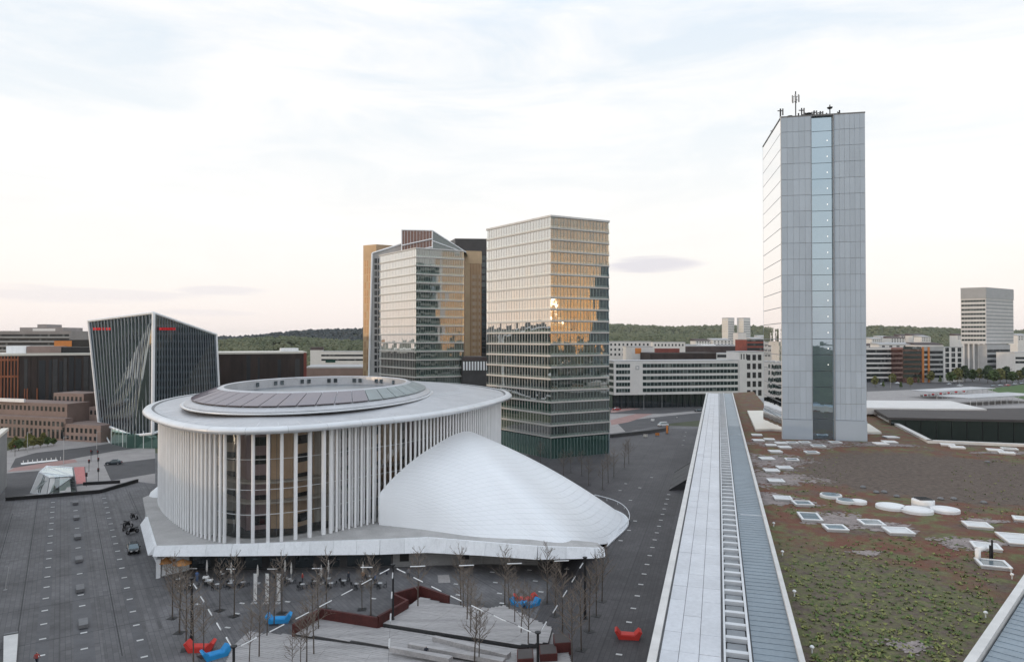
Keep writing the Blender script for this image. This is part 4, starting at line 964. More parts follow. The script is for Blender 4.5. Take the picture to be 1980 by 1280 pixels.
def roofslab(t, far, z, h=.5, over=1.01, m_='grey_render', name='roof'):
    c = sum(far, Vector()) / len(far); put(name, MB().prism([c + (p - c) * over for p in far], z, z + h), m_, t)
def wpx(P, a, px): return along(P, a, px)[1]
def gnd(px, Y): p = at(px, HOR, Y); p.z = 0; return p

# ---- gold, black and wedge-topped towers behind
c = gnd(727, 330); z_ = ztop(475, 330)
t, P, F1, F2, far = block('gold_tower', 'gold panelled tower peeping out left of the farther glass tower', 'tower', c, -60, wpx(c, -60, 702), 60, 26, 0, z_, 'gold', 'gold towers')
grid(t, P, F1, 8, 3.6, int((z_ - 14) / 3.6), 5, 'gold_dark', fx=.35, fz=(.1, .95), skip=lambda f, c_: (f * 3 + c_ * 5) % 4 == 0, nm='slot')
roofslab(t, far, z_, .6, 1.0, 'gold')
c = gnd(899, 345); z_ = ztop(487, 345)
t, P, F1, F2, far = block('gold_tower', 'gold panelled tower between the two glass towers', 'tower', c, -30, 26, 80, wpx(c, 80, 931), 0, z_, 'gold_dark', 'gold towers')
d, n_, wd = F2
put('crown_band', MB().fb(P, d, n_, -.1, wd + .1, -.1, .3, z_ - 6, z_), 'gold', t); put('left_pier', MB().fb(P, d, n_, -.1, wd * .3, -.1, .25, 0, z_ - 6.1), 'gold', t)
for i in range(7): put('fin', MB().fb(P, d, n_, wd * (.36 + .09 * i), wd * (.36 + .09 * i) + .35, 0, .3, 20, z_ - 6.1), 'gold', t)
grid(t, P, F2, 20, 3.4, int((z_ - 28) / 3.4), 8, 'core_grey', x0=wd * .34, fx=.55, joined=True)
roofslab(t, far, z_, .5, 1.0, 'gold')
c = gnd(880, 390); z_ = ztop(463, 390)
t, P, F1, F2, far = block('black_tower', 'black slab tower behind the gold tower, its flat top showing', 'tower', c, -20, 24, 86, wpx(c, 86, 941), 0, z_, 'black_tower')
bands(t, P, F2, 10, 3.8, 20, 'dark_glass', frac=(.2, .9)); roofslab(t, far, z_, .5, 1.0, 'black_tower')
put('roof_screen', MB().fb(P, F2[0], F2[1], 0, F2[2], -.1, .25, z_ - 9, z_), 'dark_wall', t)
# white lattice tower with wedge-shaped red glass top
c = gnd(777, 318); zt = ztop(490, 318)
wt = thing('wedge_tower', c, 'white-framed tower whose red glass wedge top rises behind the farther glass tower', 'tower')
fa = at(777, 445, 318); fb_ = at(836, 446, 318); fc = at(901, 488, 330); fd = at(777, 492, 318); fe_ = at(836, 492, 318)
back = Vector((0, 18, 0))
put('wedge_glass', MB().add([fd, fe_, fb_, fa, fd + back, fe_ + back, fb_ + back, fa + back], [(0, 1, 2, 3), (7, 6, 5, 4), (3, 2, 6, 7), (0, 3, 7, 4), (1, 5, 6, 2)]), 'red_glass', wt)
fe2 = fe_ + Vector((.05, 0, 0)); fb2 = fb_ + Vector((.05, 0, 0))
put('wedge_glass', MB().add([fe2, fc, fb2, fe2 + back, fc + back, fb2 + back], [(0, 1, 2), (5, 4, 3), (2, 1, 4, 5)]), 'dark_glass', wt)
fr_ = [(fa, fb_), (fb_, fc), (fd, fa), (fe_, fb_), (at(777, 475, 317.5), at(836, 462, 317.5)), (at(777, 488, 317.5), at(836, 478, 317.5)), (at(800, 490, 317.5), at(836, 490, 317.5)), (at(836, 466, 318), at(890, 486, 328))]
for a, b in fr_: put('frame_bar', MB().tube(Vector(a) + Vector((0, -.25, 0)), Vector(b) + Vector((0, -.25, 0)), .28, 5), 'white_metal', wt)
for i in range(9): put('glazing_bar', MB().tube(at(782 + i * 6, 447, 317.6), at(782 + i * 6, 490, 317.6), .08, 4), 'white_metal', wt)
l0, l1 = at(720, 490, 322), at(776, 472, 322); b0, b1 = gnd(712, 322), gnd(776, 322)
lf = MB().add([b0, b1, l1, l0, b0 + back, b1 + back, l1 + back, l0 + back], [(0, 1, 2, 3), (7, 6, 5, 4), (3, 2, 6, 7), (0, 3, 7, 4), (1, 5, 6, 2), (0, 4, 5, 1)])
put('lattice_wall', lf, 'grey_render', wt)
put('frame_bar', MB().tube(b0 + Vector((0, -.3, 0)), l0 + Vector((0, -.3, 0)), .5, 5).tube(l0 + Vector((0, -.3, 0)), l1 + Vector((0, -.3, 0)), .4, 5), 'white_metal', wt)
for f in range(18):
    for cidx in range(2):
        px = 724 + cidx * 7; y = 500 + f * 12.4; a = at(px, y, 321.8); b = at(px + 5, y + 9, 321.8)
        put('window', MB().box(a.x, b.x, a.y, a.y + .3, b.z, a.z), 'win_dark', wt)

# ---- black faceted office with white edges
uA, uL, uR = at(298, 605, 236), at(172, 621, 262), at(419, 647, 268)
vA, vL, vR = at(296, 838, 236), at(192, 817, 262), at(426, 790, 268); vM = at(258, 842, 240)
uf = thing('faceted_office', Vector((vA.x, vA.y, 0)), 'black glass faceted office with white edges leaning over the square', 'office building')
bk = at(300, 640, 330); bkb = at(300, 700, 330)
put('left_face', MB().add([vL, vM, uA, uL], [(0, 1, 2), (0, 2, 3)]), 'ufo_glass', uf)
put('fold_face', MB().add([vM, vA, uA], [(0, 1, 2)]), 'ufo_glass', uf)
put('right_face', MB().add([vA, vR, uR, uA], [(0, 1, 2, 3)]), 'ufo_glass', uf)
put('rear', MB().add([vR, bkb, bk, uR, vL, uL], [(0, 1, 2, 3), (1, 4, 5, 2)]), 'dark_wall', uf)
put('roof', MB().add([uA, uR, bk, uL], [(0, 1, 2, 3)]), 'dark_roof', uf)
put('soffit', MB().add([vL, vM, vA, vR, bkb], [(4, 3, 2, 1, 0)]), 'dark_wall', uf)
out = Vector((0, -.35, 0))
for a, b in ((uL, uA), (uA, uR), (uL, vL), (uA, vA), (uR, vR), (vL, vM), (vM, vA), (vA, vR)):
    put('white_edge', MB().tube(a + out, b + out, .62 if (a is uA and b is vA) else .48, 6), 'white_metal', uf)
def onf(t0, b0, t1, b1, k): return t0.lerp(t1, k), b0.lerp(b1, k)
m_ = mat('fin_grey', (.24, .27, .30), .4, metal=.3)
for i in range(1, 19):
    k_ = i / 19; a = uL.lerp(uA, k_); b = vL.lerp(vM, k_ / .68) if k_ < .68 else vM.lerp(vA, (k_ - .68) / .32)
    put('fin', MB().tube(a + out * .6, b + out * .6, .2, 4), 'fin_grey', uf)
for i in range(1, 25):
    a, b = uA.lerp(uR, i / 25), vA.lerp(vR, i / 25); put('fin', MB().tube(a + out * .6, b + out * .6, .13, 4), 'fin_grey', uf)
for x0, x1 in ((180, 215), (308, 340)):   # red company letters under the roof edge
    k_ = 7
    for i in range(k_):
        xa = x0 + (x1 - x0) * i / k_; dd = 236 + (abs(xa - 298) / 126) * 26
        a = at(xa, 633.5, dd - 1.0); b = at(xa + (x1 - x0) / k_ * .82, 638.5, dd - 1.0); put('sign_letter', MB().box(a.x, b.x, a.y - .1, a.y + .15, b.z, a.z), 'sign_red', uf)
gbase = [G(215, 858), G(245, 866), G(310, 867), Vector((-118, 270, 0)), Vector((-160, 275, 0))]
put('glass_base', MB().prism(gbase, 0, at(250, 835, 245).z), 'green_glass', uf)
for i in range(9):
    p = gbase[0].lerp(gbase[1], i / 4) if i < 4 else gbase[1].lerp(gbase[2], (i - 4) / 4); put('base_mullion', MB().tube(p, p + Vector((0, 0, 6)), .12, 4), 'white_metal' if i % 3 == 0 else 'mullion_green', uf)
put('prop', MB().tube(G(212, 856), vL, .25, 5), 'white_metal', uf)

# ---- long dark rust slab
zs = ztop(688, 300)
c = gnd(-40, 296); e = gnd(592, 348)
sl_ = thing('rust_slab', c, 'long dark brown slab building running behind the black faceted office', 'building')
d = (e - c).normalized(); n_ = Vector((d.y, -d.x, 0)); ln = (e - c).length
put('body', MB().fb(c, d, n_, 0, ln, -30, 0, 0, zs), 'dark_rust', sl_)
put('cornice', MB().fb(c, d, n_, -.3, ln + .3, -30, .5, zs, zs + .9), 'cream', sl_)
def slab_x(px): q = along(c, math.degrees(math.atan2(d.x, d.y)), px)[1]; return q
xr = slab_x(37)
for i in range(10): x = xr * .2 + i * xr * .085; put('rust_post', MB().fb(c, d, n_, x, x + .45, 0, .5, 3, zs - .2), 'rust_orange', sl_)
for z in (zs - 2.2, zs - 9.5): put('rust_beam', MB().fb(c, d, n_, 0, xr, 0, .45, z, z + .9), 'rust_orange', sl_)
rnd = random.Random(4)
x = xr + 2
while x < ln - 2:
    wdt = rnd.uniform(.8, 2.6); put('panel', MB().fb(c, d, n_, x, x + wdt, 0, rnd.uniform(.1, .4), 9, zs - rnd.uniform(.3, 3)), rnd.choice(['dark_rust', 'dark_wall', 'black_fins', 'dark_rust']), sl_); x += wdt + rnd.uniform(.3, 1.5)
for px in (53, 72, 48): x = slab_x(px); put('rust_post', MB().fb(c, d, n_, x, x + .4, 0, .6, 6, 16), 'rust_orange', sl_)
put('end_frame', MB().fb(c, d, n_, ln - 1.2, ln + .2, -.5, .7, 5, zs + .4), 'brick_red', sl_)
put('roof_box', MB().fb(c, d, n_, slab_x(42), slab_x(110), -20, -8, zs + .95, zs + 4), 'brown_stone', sl_)
put('roof_box', MB().fb(c, d, n_, slab_x(110), slab_x(170), -20, -9, zs + .95, zs + 3.6), 'black', sl_)
put('roof_box', MB().fb(c, d, n_, slab_x(545), slab_x(580), -16, -8, zs + .95, zs + 2.6), 'white_metal', sl_)
put('roof_box', MB().fb(c, d, n_, slab_x(0), slab_x(40), -16, -9, zs + .95, zs + 4.2), 'white_metal', sl_)

# ---- brown terraced building on the left
c = gnd(-30, 268); 
tb = thing('terraced_building', c, 'brown stone terraced building with rows of small dark windows across the road', 'building')
e = gnd(200, 250); d = (e - c).normalized(); n_ = Vector((d.y, -d.x, 0)); ln = (e - c).length
def tx(px): return along(c, math.degrees(math.atan2(d.x, d.y)), px)[1]
tiers = [(0, tx(128), -3, 0, 0, 8.2), (0, tx(112), -14, -4, 0, 13.2), (tx(120), tx(196), -12, 0, 0, 6.2), (tx(118), tx(185), -22, -12.1, 0, 11.4), (tx(38), tx(98), -24, -14.1, 0, 16.2), (tx(140), tx(200), -34, -22.1, 0, 14.6)]
for i, (x0, x1, t0, t1, z0, zz) in enumerate(tiers):
    b = put('tier', MB().fb(c, d, n_, x0, x1, t0, t1, z0, zz), 'brown_stone', tb)
    k_ = int((x1 - x0) / 2.2)
    for j in range(k_): put('window', MB().fb(c, d, n_, x0 + 2.2 * j + .5, x0 + 2.2 * j + 1.6, t1 - .1, t1 + .05, zz - 3.0, zz - 1.3), 'win_dark', b)
    if zz < 9:
        for j in range(k_): put('window', MB().fb(c, d, n_, x0 + 2.2 * j + .4, x0 + 2.2 * j + 1.5, t1 - .1, t1 + .05, .6, zz - 4.2), 'win_dark', b)
put('white_gutter', MB().fb(c, d, n_, 0, tx(33), -3.5, -2.9, 13.3, 14.6), 'white_metal', tb)

# ---- grey-brown stepped hotel far left
c = gnd(-20, 520); zb_ = 0
st_ = thing('stepped_block', c, 'far grey-brown stepped block rising above the dark slab at the left edge', 'building')
for i, (p0, p1, yt, dep) in enumerate([(-40, 136, 640, 0), (38, 122, 633, 6), (72, 90, 626.5, 12)]):
    a = gnd(p0, 520 + dep); b = gnd(p1, 520 + dep); z1_ = ztop(yt, 520)
    put('tier', MB().prism([a, b, b + Vector((0, 30 - dep, 0)), a + Vector((0, 30 - dep, 0))], 0, z1_), 'stepped_grey', st_)
    if i == 0:
        for f in range(4): put('window_band', MB().box(a.x + 2, b.x - 1, a.y - .1, a.y + .1, z1_ - 4.2 - f * 3.3, z1_ - 2.4 - f * 3.3), 'win_dark', st_); put('balcony', MB().box(a.x + 2, b.x, a.y - 1.2, a.y - .12, z1_ - 5.2 - f * 3.3, z1_ - 4.3 - f * 3.3), 'grey_render', st_)
    if i == 1: put('window_band', MB().box(a.x + 10, b.x - 6, a.y - .1, a.y + .1, z1_ - 3, z1_ - .8), 'white_render', st_)
c = gnd(98, 420); t, P, F1, F2, far = block('orange_box_building', 'orange and black box building above the dark slab beside the faceted office', 'building', gnd(115, 420), -10, 20, 88, 20, 0, ztop(657, 420), 'black')
put('orange_front', MB().fb(P, F2[0], F2[1], -3, 7.5, -.1, .3, ztop(670, 420), ztop(659, 420)), 'orange', t)
for i in range(6): put('lamp', MB().fb(P, F2[0], F2[1], -2 + i * 3.1, -1.6 + i * 3.1, .3, .5, ztop(673, 420), ztop(671.5, 420)), 'lamp_white', t)

# ---- low brown hall and white terrace row in the gap beside the hill
c = gnd(590, 420); t, P, F1, F2, far = block('low_hall', 'low tan hall with grey roof behind the concert hall', 'building', c, -10, 40, 88, wpx(c, 88, 712), 0, ztop(712, 420), 'brown_stone')
roofslab(t, far, ztop(712, 420), .8, 1.0, 'grey_render'); grid(t, P, F2, 8, 6, 1, 14, 'dark_wall', x0=16, fx=.3, fz=(0, 1))
c = gnd(620, 560); t, P, F1, F2, far = block('white_row', 'white row of flats with green signs at the foot of the wooded hill', 'building', c, -10, 14, 88, wpx(c, 88, 705), 0, ztop(680, 560), 'white_render')
bands(t, P, F2, ztop(700, 560), 3.6, 2, 'win_dark', frac=(.3, .7)); put('green_sign', MB().fb(P, F2[0], F2[1], 4, 12, 0, .2, ztop(701, 560), ztop(696, 560)), 'green_glass', t); roofslab(t, far, ztop(680, 560), .4)
c = gnd(600, 660); t, P, F1, F2, far = block('gabled_house', 'small white house with dark roof among trees below the hill', 'house', c, -10, 8, 88, 12, 0, ztop(677, 660), 'white_render')
put('roof', MB().prism([p for p in far], ztop(677, 660), ztop(671, 660)), 'roof_tile_dark', t)
c = gnd(895, 300); t, P, F1, F2, far = block('white_lattice_block', 'low dark block with white vertical fins between the glass towers', 'building', c, -20, 16, 84, wpx(c, 84, 945), 0, ztop(690, 300), 'dark_wall')
for i in range(9): put('fin', MB().fb(P, F2[0], F2[1], F2[2] * i / 9 + .1, F2[2] * i / 9 + .8, 0, .3, ztop(716, 300), ztop(699, 300)), 'white_metal', t)
put('brown_band', MB().fb(P, F2[0], F2[1], 0, F2[2], 0, .2, ztop(697, 300), ztop(690, 300)), 'roof_tile_dark', t)

# ---- white hotel and square-window block
c = gnd(1187, 372); zt = ztop(699, 372); zb_ = ztop(764, 372)
aH = 80; wH = wpx(c, aH, 1428)
t, P, F1, F2, far = block('hotel', 'long white hotel with green ribbon windows and blank panel with small logo', 'hotel', c, -12, 16, aH, wH, zb_, zt, 'white_render')
x_b0, x_b1 = wpx(c, aH, 1220), wpx(c, aH, 1240)
fh_ = (zt - zb_ - 1.5) / 5
bands(t, P, F2, zb_ + .6, fh_, 5, 'win_hotel', x0=1.2, x1=x_b0 - .6, frac=(.25, .85), posts=5, pm='mullion_green')
bands(t, P, F2, zb_ + .6, fh_, 5, 'win_hotel', x0=x_b1 + .8, x1=wH - .5, frac=(.25, .85), posts=26, pm='mullion_green')
put('logo', MB().fb(P, F2[0], F2[1], x_b1 - 3.4, x_b1 - 1.2, 0, .1, zt - 4.6, zt - 2.4), 'grey_render', t); put('logo', MB().fb(P, F2[0], F2[1], x_b1 - 2.8, x_b1 - 1.8, .1, .16, zt - 4.0, zt - 3.0), 'white_paint', t)
put('ground_floor', MB().prism([P + F1[0] * .8 - F2[1] * 1.5, P + F2[0] * (wH - .2) - F2[1] * 1.5, P + F2[0] * (wH - .2) + F1[0] * 15, P + F1[0] * 15], 0, zb_ - .02), 'dark_glass', t)
for i in range(20): q = P + F2[0] * (wH * i / 20 + .8) - F2[1] * .4; put('pilotis', MB().tube(q, q + Vector((0, 0, zb_)), .25, 6), 'dark_steel', t)
bands(t, P, F1, zb_ + .6, fh_, 5, 'win_hotel', frac=(.3, .9)); roofslab(t, far, zt, .4, 1.003)
c = P + F2[0] * (wH + .3); zq = ztop(681, 385)
t, P, F1, F2, far = block('square_window_block', 'white corner block with grid of square black windows right of the hotel', 'office building', c, -12, 14, 82, wpx(c, 82, 1482), 0, zq, 'white_render')
x0 = wpx(c, 82, 1442); grid(t, P, F2, 5, (zq - 5.5) / 5, 5, 3, 'black', x0=x0, x1=wpx(c, 82, 1474), fx=.62, fz=(.18, .82))
for i in range(3): put('slot_window', MB().fb(P, F2[0], F2[1], 1.0 + i * 1.6, 1.6 + i * 1.6, -.1, .06, zq - 4, zq - 1), 'win_dark', t)
roofslab(t, far, zq, .5, 1.005)
# ---- roofscape behind the hotel
c = gnd(1176, 470); t, P, F1, F2, far = block('white_dotted_block', 'white block dotted with small square windows behind the hotel', 'building', c, -12, 20, 84, wpx(c, 84, 1258), 0, ztop(661, 470), 'white_render')
grid(t, P, F2, ztop(690, 470), 3.4, 3, 10, 'win_dark', fx=.42, fz=(.25, .7)); roofslab(t, far, ztop(661, 470), .4)
c = gnd(1222, 440); t, P, F1, F2, far = block('white_cube', 'white cube with one brown window in front of the dotted block', 'building', c, -12, 16, 86, wpx(c, 86, 1262), 0, ztop(671, 440), 'white_render')
put('brown_window', MB().fb(P, F2[0], F2[1], 2, 6, -.1, .1, ztop(684, 440), ztop(673, 440)), 'orange', t); roofslab(t, far, ztop(671, 440), .4)
c = gnd(1257, 425); t, P, F1, F2, far = block('dark_hall', 'dark hall with rusty red roof strip behind the hotel', 'building', c, -12, 16, 86, wpx(c, 86, 1385), 0, ztop(684, 425), 'dark_rust')
put('roof', MB().prism(far, ztop(684, 425), ztop(682, 425)), 'dark_roof', t); put('red_wall', MB().fb(P, F2[0], F2[1], 5, 20, -8, -4, ztop(682, 425), ztop(674, 425)), 'brick_red', t)
c = gnd(1262, 520); t, P, F1, F2, far = block('upper_white_row', 'pale row with dotted windows on the rise left of the grey roofs', 'building', c, -12, 20, 86, wpx(c, 86, 1325), 0, ztop(662, 520), 'white_render')
grid(t, P, F2, ztop(672, 520), 3.6, 1, 9, 'win_dark', fx=.4, fz=(.3, .75)); roofslab(t, far, ztop(662, 520), .4)
c = gnd(1320, 560); t, P, F1, F2, far = block('grey_shed_roofs', 'long grey shed roofs below the wooded ridge', 'building', c, -12, 40, 86, wpx(c, 86, 1430), 0, ztop(670, 560), 'roof_tile_dark')
for i in range(3): put('skylight_ridge', MB().fb(P, F2[0], F2[1], 2 + i * 16, 14 + i * 16, -30, -6, ztop(670, 560), ztop(666, 560)), 'roof_metal' if i != 1 else 'white_metal', t)
put('roof', MB().fb(P, F2[0], F2[1], 0, F2[2], -6, .5, ztop(670, 560), ztop(668.5, 560)), 'grey_render', t)
c = gnd(1385, 430); t, P, F1, F2, far = block('pale_roof_block', 'pale low roof block behind the square-window corner', 'building', c, -12, 16, 86, wpx(c, 86, 1432), 0, ztop(684, 430), 'white_render'); roofslab(t, far, ztop(684, 430), .4); bands(t, P, F2, ztop(694, 430), 3.2, 1, 'win_dark')
c = gnd(1443, 520); t, P, F1, F2, far = block('brick_block', 'brown-red brick block behind the square-window corner', 'building', c, -12, 16, 86, wpx(c, 86, 1500), 0, ztop(657, 520), 'brick_red'); bands(t, P, F2, ztop(680, 520), 3.4, 3, 'win_dark'); roofslab(t, far, ztop(657, 520), .4)
c = gnd(1427, 600); t, P, F1, F2, far = block('white_shaft', 'plain white shaft standing below the twin tower blocks', 'building', c, -12, 8, 86, wpx(c, 86, 1443), 0, ztop(644, 600), 'white_render'); roofslab(t, far, ztop(644, 600), .4); bands(t, P, F2, ztop(668, 600), 3.4, 1, 'win_dark', frac=(.4, .6))
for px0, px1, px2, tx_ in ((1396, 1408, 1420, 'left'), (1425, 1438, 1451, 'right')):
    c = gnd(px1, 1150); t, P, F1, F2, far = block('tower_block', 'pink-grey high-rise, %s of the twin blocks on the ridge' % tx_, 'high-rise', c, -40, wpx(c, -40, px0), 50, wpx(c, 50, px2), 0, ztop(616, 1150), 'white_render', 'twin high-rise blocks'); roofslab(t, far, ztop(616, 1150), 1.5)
    bands(t, P, F2, 20, 4, 12, 'grey_render', frac=(.3, .8)); bands(t, P, F1, 20, 4, 12, 'cream', frac=(.3, .8))  # evening light painted in: cream bands on the lit side, grey on the shaded
# ---- buildings right of the grey tower
c = gnd(1660, 600); zt = ztop(673, 600); t, P, F1, F2, far = block('ribbon_office', 'grey office with white ribbon lines right of the grey tower', 'office building', c, -12, 18, 84, wpx(c, 84, 1745), 0, zt, 'win_dark')
for f in range(7): put('spandrel', MB().fb(P, F2[0], F2[1], -.2, F2[2] + .2, -.1, .4, zt - f * 4.2 - 1.5, zt - f * 4.2), 'white_render', t)
roofslab(t, far, zt, .6, 1.01)
c = gnd(1745, 590); zt = ztop(674, 590); t, P, F1, F2, far = block('dark_red_office', 'dark red glass office beside the ribbon office', 'office building', c, -12, 18, 84, wpx(c, 84, 1782), 0, zt, 'red_glass'); bands(t, P, F2, 4, 4, 7, 'dark_glass', frac=(.2, .8)); roofslab(t, far, zt, .5, 1.0, 'brick_red')
c = gnd(1782, 595); zt = ztop(670, 595); t, P, F1, F2, far = block('orange_striped_office', 'grey office with orange vertical stripes', 'office building', c, -12, 18, 84, wpx(c, 84, 1824), 0, zt, 'grey_render'); bands(t, P, F2, 3, 4.2, 6, 'win_dark', frac=(.2, .8)); roofslab(t, far, zt, .8, 1.02, 'white_render')
for px in (1784, 1795): x = wpx(c, 84, px); put('orange_stripe', MB().fb(P, F2[0], F2[1], x - .9, x + .9, 0, .5, 0, zt - .5), 'orange', t)
c = gnd(1824, 600); zt = ztop(672, 600); t, P, F1, F2, far = block('white_pier_office', 'white office with tall piers and dark window stacks', 'office building', c, -12, 18, 84, wpx(c, 84, 1862), 0, zt, 'white_render'); grid(t, P, F2, 3, 4.6, 6, 3, 'win_dark', fx=.6, fz=(.12, .9)); roofslab(t, far, zt, .6, 1.02)
# tower on tall piers
cR = gnd(1907, 690); zt = ztop(556, 690); zl = ztop(665, 690)
t, P, F1, F2, far = block('pier_tower', 'pale slab tower lifted on tall piers at the right edge', 'tower', cR, -58, wpx(cR, -58, 1858), 58, wpx(cR, 58, 1960), zl, zt, 'white_render')
put('top_screen', MB().fb(P, F1[0], F1[1], 0, F1[2], -.1, .4, zt - 11, zt - .5), 'grey_render', t); put('top_screen', MB().fb(P, F2[0], F2[1], 0, F2[2], -.1, .4, zt - 11, zt - .5), 'grey_render', t)
bands(t, P, F1, zl + 1, (zt - zl - 13) / 10, 10, 'win_hotel', frac=(.45, .9), posts=8); bands(t, P, F2, zl + 1, (zt - zl - 13) / 12, 12, 'grey_render', frac=(.25, .95)); roofslab(t, far, zt - .5, .8, 1.01)
for i in range(5): q = P + F1[0] * (F1[2] * (i + .3) / 5); put('pier', MB().fb(q, F1[0], F1[1], 0, 1.4, -3, 0, 0, zl), 'white_render', t)
q = [P + (p - P) * .8 + Vector((0, 3, 0)) for p in far]; put('lower_wall', MB().prism(q, 0, zl - .05), 'grey_render', t)
c = gnd(1908, 684); t, P, F1, F2, far = block('plinth_block', 'banded low block under the right half of the pier tower', 'building', c, -12, 10, 70, 34, 0, zl - 1, 'grey_render'); bands(t, P, F2, 2, 5.2, 5, 'win_dark', frac=(.3, .85)); roofslab(t, far, zl - 1, .3)
c = gnd(1962, 660); t, P, F1, F2, far = block('white_deck_building', 'white low building with dark bands cut by the right picture edge', 'building', c, -12, 20, 84, 40, 0, ztop(682, 660), 'white_render'); bands(t, P, F2, ztop(705, 660), 4, 2, 'win_dark'); roofslab(t, far, ztop(682, 660), .5)
# small pale houses under the ridge
rnd = random.Random(12)
for i, (px, py, Y, wd, tx_) in enumerate([(1686, 652, 950, 16, 'leftmost of the far row'), (1702, 649, 980, 18, 'second of the far row'), (1722, 650, 960, 22, 'third of the far row'), (1742, 646, 990, 20, 'tallest of the far row'), (1764, 645, 980, 22, 'beside the tallest of the far row'), (1782, 648, 950, 14, 'last of the far row'), (1851, 645, 1000, 14, 'alone left of the pier tower'), (1968, 645, 900, 20, 'right of the pier tower'), (1345, 655, 900, 20, 'below the ridge left of the twin blocks'), (1378, 654, 900, 26, 'below the ridge next to the twin blocks'), (1470, 648, 880, 18, 'just left of the grey tower'), (1455, 652, 860, 18, 'under the right twin block'), (1640, 664, 800, 40, 'behind the ribbon office, long and low'), (1700, 662, 760, 46, 'behind the ribbon office, long white roof'), (1770, 662, 760, 34, 'behind the dark red office, white roof')]):
    c = gnd(px, Y); z = ztop(py, Y); t, P, F1, F2, far = block('distant_house', 'distant pale house ' + tx_, 'house', c, -20, 12, 82, wd, 0, z - 3, 'white_render', 'distant houses under the ridge')
    put('roof', MB().prism(far, z - 3, [z - 2, z - 2, z, z]), rnd.choice(['roof_tile_dark', 'grey_render', 'roof_tile_dark']), t)
    grid(t, P, F2, z - 9, 3, 2, 5, 'win_dark', fx=.4, joined=True)
# ---- near building whose end shows at the left picture edge
c = G(13, 940); t = thing('edge_building', c, 'grey building end with pale coping at the left picture edge', 'building')
zc = at(13, 833, c.y).z; ed = Vector((.5, -.866, 0)); en = Vector((-.866, -.5, 0))
put('wall', MB().prism([c, c + ed * 150, c + ed * 150 + en * 16, c + en * 16], 0, zc), 'concrete_wall', t)
put('coping', MB().prism([c + ed * -.3 - en * .25, c + ed * 150 - en * .25, c + ed * 150 + en * 1.2, c + ed * -.3 + en * 1.2], zc + .01, zc + .75), 'cream', t)
put('roof', MB().prism([c + en * 1.3, c + ed * 150 + en * 1.3, c + ed * 150 + en * 16, c + en * 16], zc + .01, zc + .3), 'roof_metal', t)
# ------------------------------------------------------------------ wooded hills, town trees
def ridge(name, prof_, Y, depth, m_, label, seed):
    "terrain swell with a wood on it; prof_: (px, py) of the skyline"
    rnd = random.Random(seed); P = [at(a, b, Y) for a, b in prof_]; n_ = 60
    fine, _ = resample(spline([tuple(p) for p in P], 12, False), n_, False)
    mb = MB().loops([[(p.x, p.y + depth * t, max(-1.0, p.z * h - 1)) for p in fine] for t, h in ((-.9, 0), (-.5, .45), (-.2, .86), (0, .97), (.3, .9), (1, 0))], close=False)
    structure('hill', mb, 'terrain', True)
    cr_ = MB()
    for i in range(2600):
        t = rnd.random(); k_ = t * (n_ - 1); j = min(int(k_), n_ - 2); p = fine[j].lerp(fine[j + 1], k_ - j); dt = rnd.uniform(-.75, .12)
        hh = [(-.9, 0), (-.5, .45), (-.2, .86), (0, .97), (.3, .9)]
        for (a, ha), (b, hb) in zip(hh, hh[1:]):
            if a <= dt <= b: hz = ha + (hb - ha) * (dt - a) / (b - a)
        r = rnd.uniform(5, 10) * Y / 1800; c = Vector((p.x, p.y + depth * dt, max(0, p.z * hz) + r * .15))
        ring = [rnd.uniform(.7, 1.15) for _ in range(6)]
        k0 = len(cr_.v)
        for z, s_ in ((-.6, .7), (.15, 1.0), (.75, .6)):
            for q in range(6): a = q * math.pi / 3 + z; cr_.v.append((c.x + r * s_ * ring[q] * math.cos(a), c.y + r * s_ * ring[q] * math.sin(a), c.z + r * z * rnd.uniform(.75, 1.1)))
        cr_.v.append((c.x, c.y, c.z + r * rnd.uniform(.95, 1.2)))
        for lv in range(2):
            for q in range(6): w_ = (q + 1) % 6; cr_.f.append((k0 + lv * 6 + q, k0 + lv * 6 + w_, k0 + lv * 6 + 6 + w_, k0 + lv * 6 + 6 + q))
        for q in range(6): cr_.f.append((k0 + 12 + q, k0 + 12 + (q + 1) % 6, k0 + 18))
    o = put('woods', cr_, m_, kind='stuff'); o['label'] = label; o['category'] = 'woods'
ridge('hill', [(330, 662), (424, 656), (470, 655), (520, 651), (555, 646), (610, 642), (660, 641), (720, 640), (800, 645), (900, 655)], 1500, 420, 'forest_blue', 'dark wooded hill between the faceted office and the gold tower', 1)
ridge('hill', [(300, 668), (430, 661), (500, 657), (560, 655), (640, 661), (720, 664), (800, 668)], 900, 160, 'forest', 'olive green woods at the foot of the dark hill', 2)
ridge('hill', [(1050, 640), (1180, 632), (1240, 634), (1300, 636), (1380, 634), (1470, 635), (1560, 638)], 2100, 600, 'forest', 'wooded ridge behind the twin high-rise blocks', 3)
ridge('hill', [(1560, 640), (1675, 635), (1760, 637), (1860, 641), (1960, 643), (2100, 646)], 2000, 600, 'forest', 'wooded ridge right of the grey tower', 4)
ridge('hill', [(1170, 652), (1230, 650), (1300, 652), (1420, 651), (1500, 654)], 1250, 200, 'forest', 'lower belt of woods behind the roofs of the hotel quarter', 5)
ridge('hill', [(1660, 652), (1750, 650), (1830, 648), (1990, 652)], 1300, 200, 'forest', 'lower belt of woods left of the pier tower', 6)
ridge('hill', [(-260, 655), (-100, 650), (0, 651), (130, 655), (240, 656)], 1700, 300, 'forest_blue', 'far wooded skyline behind the stepped block', 7)

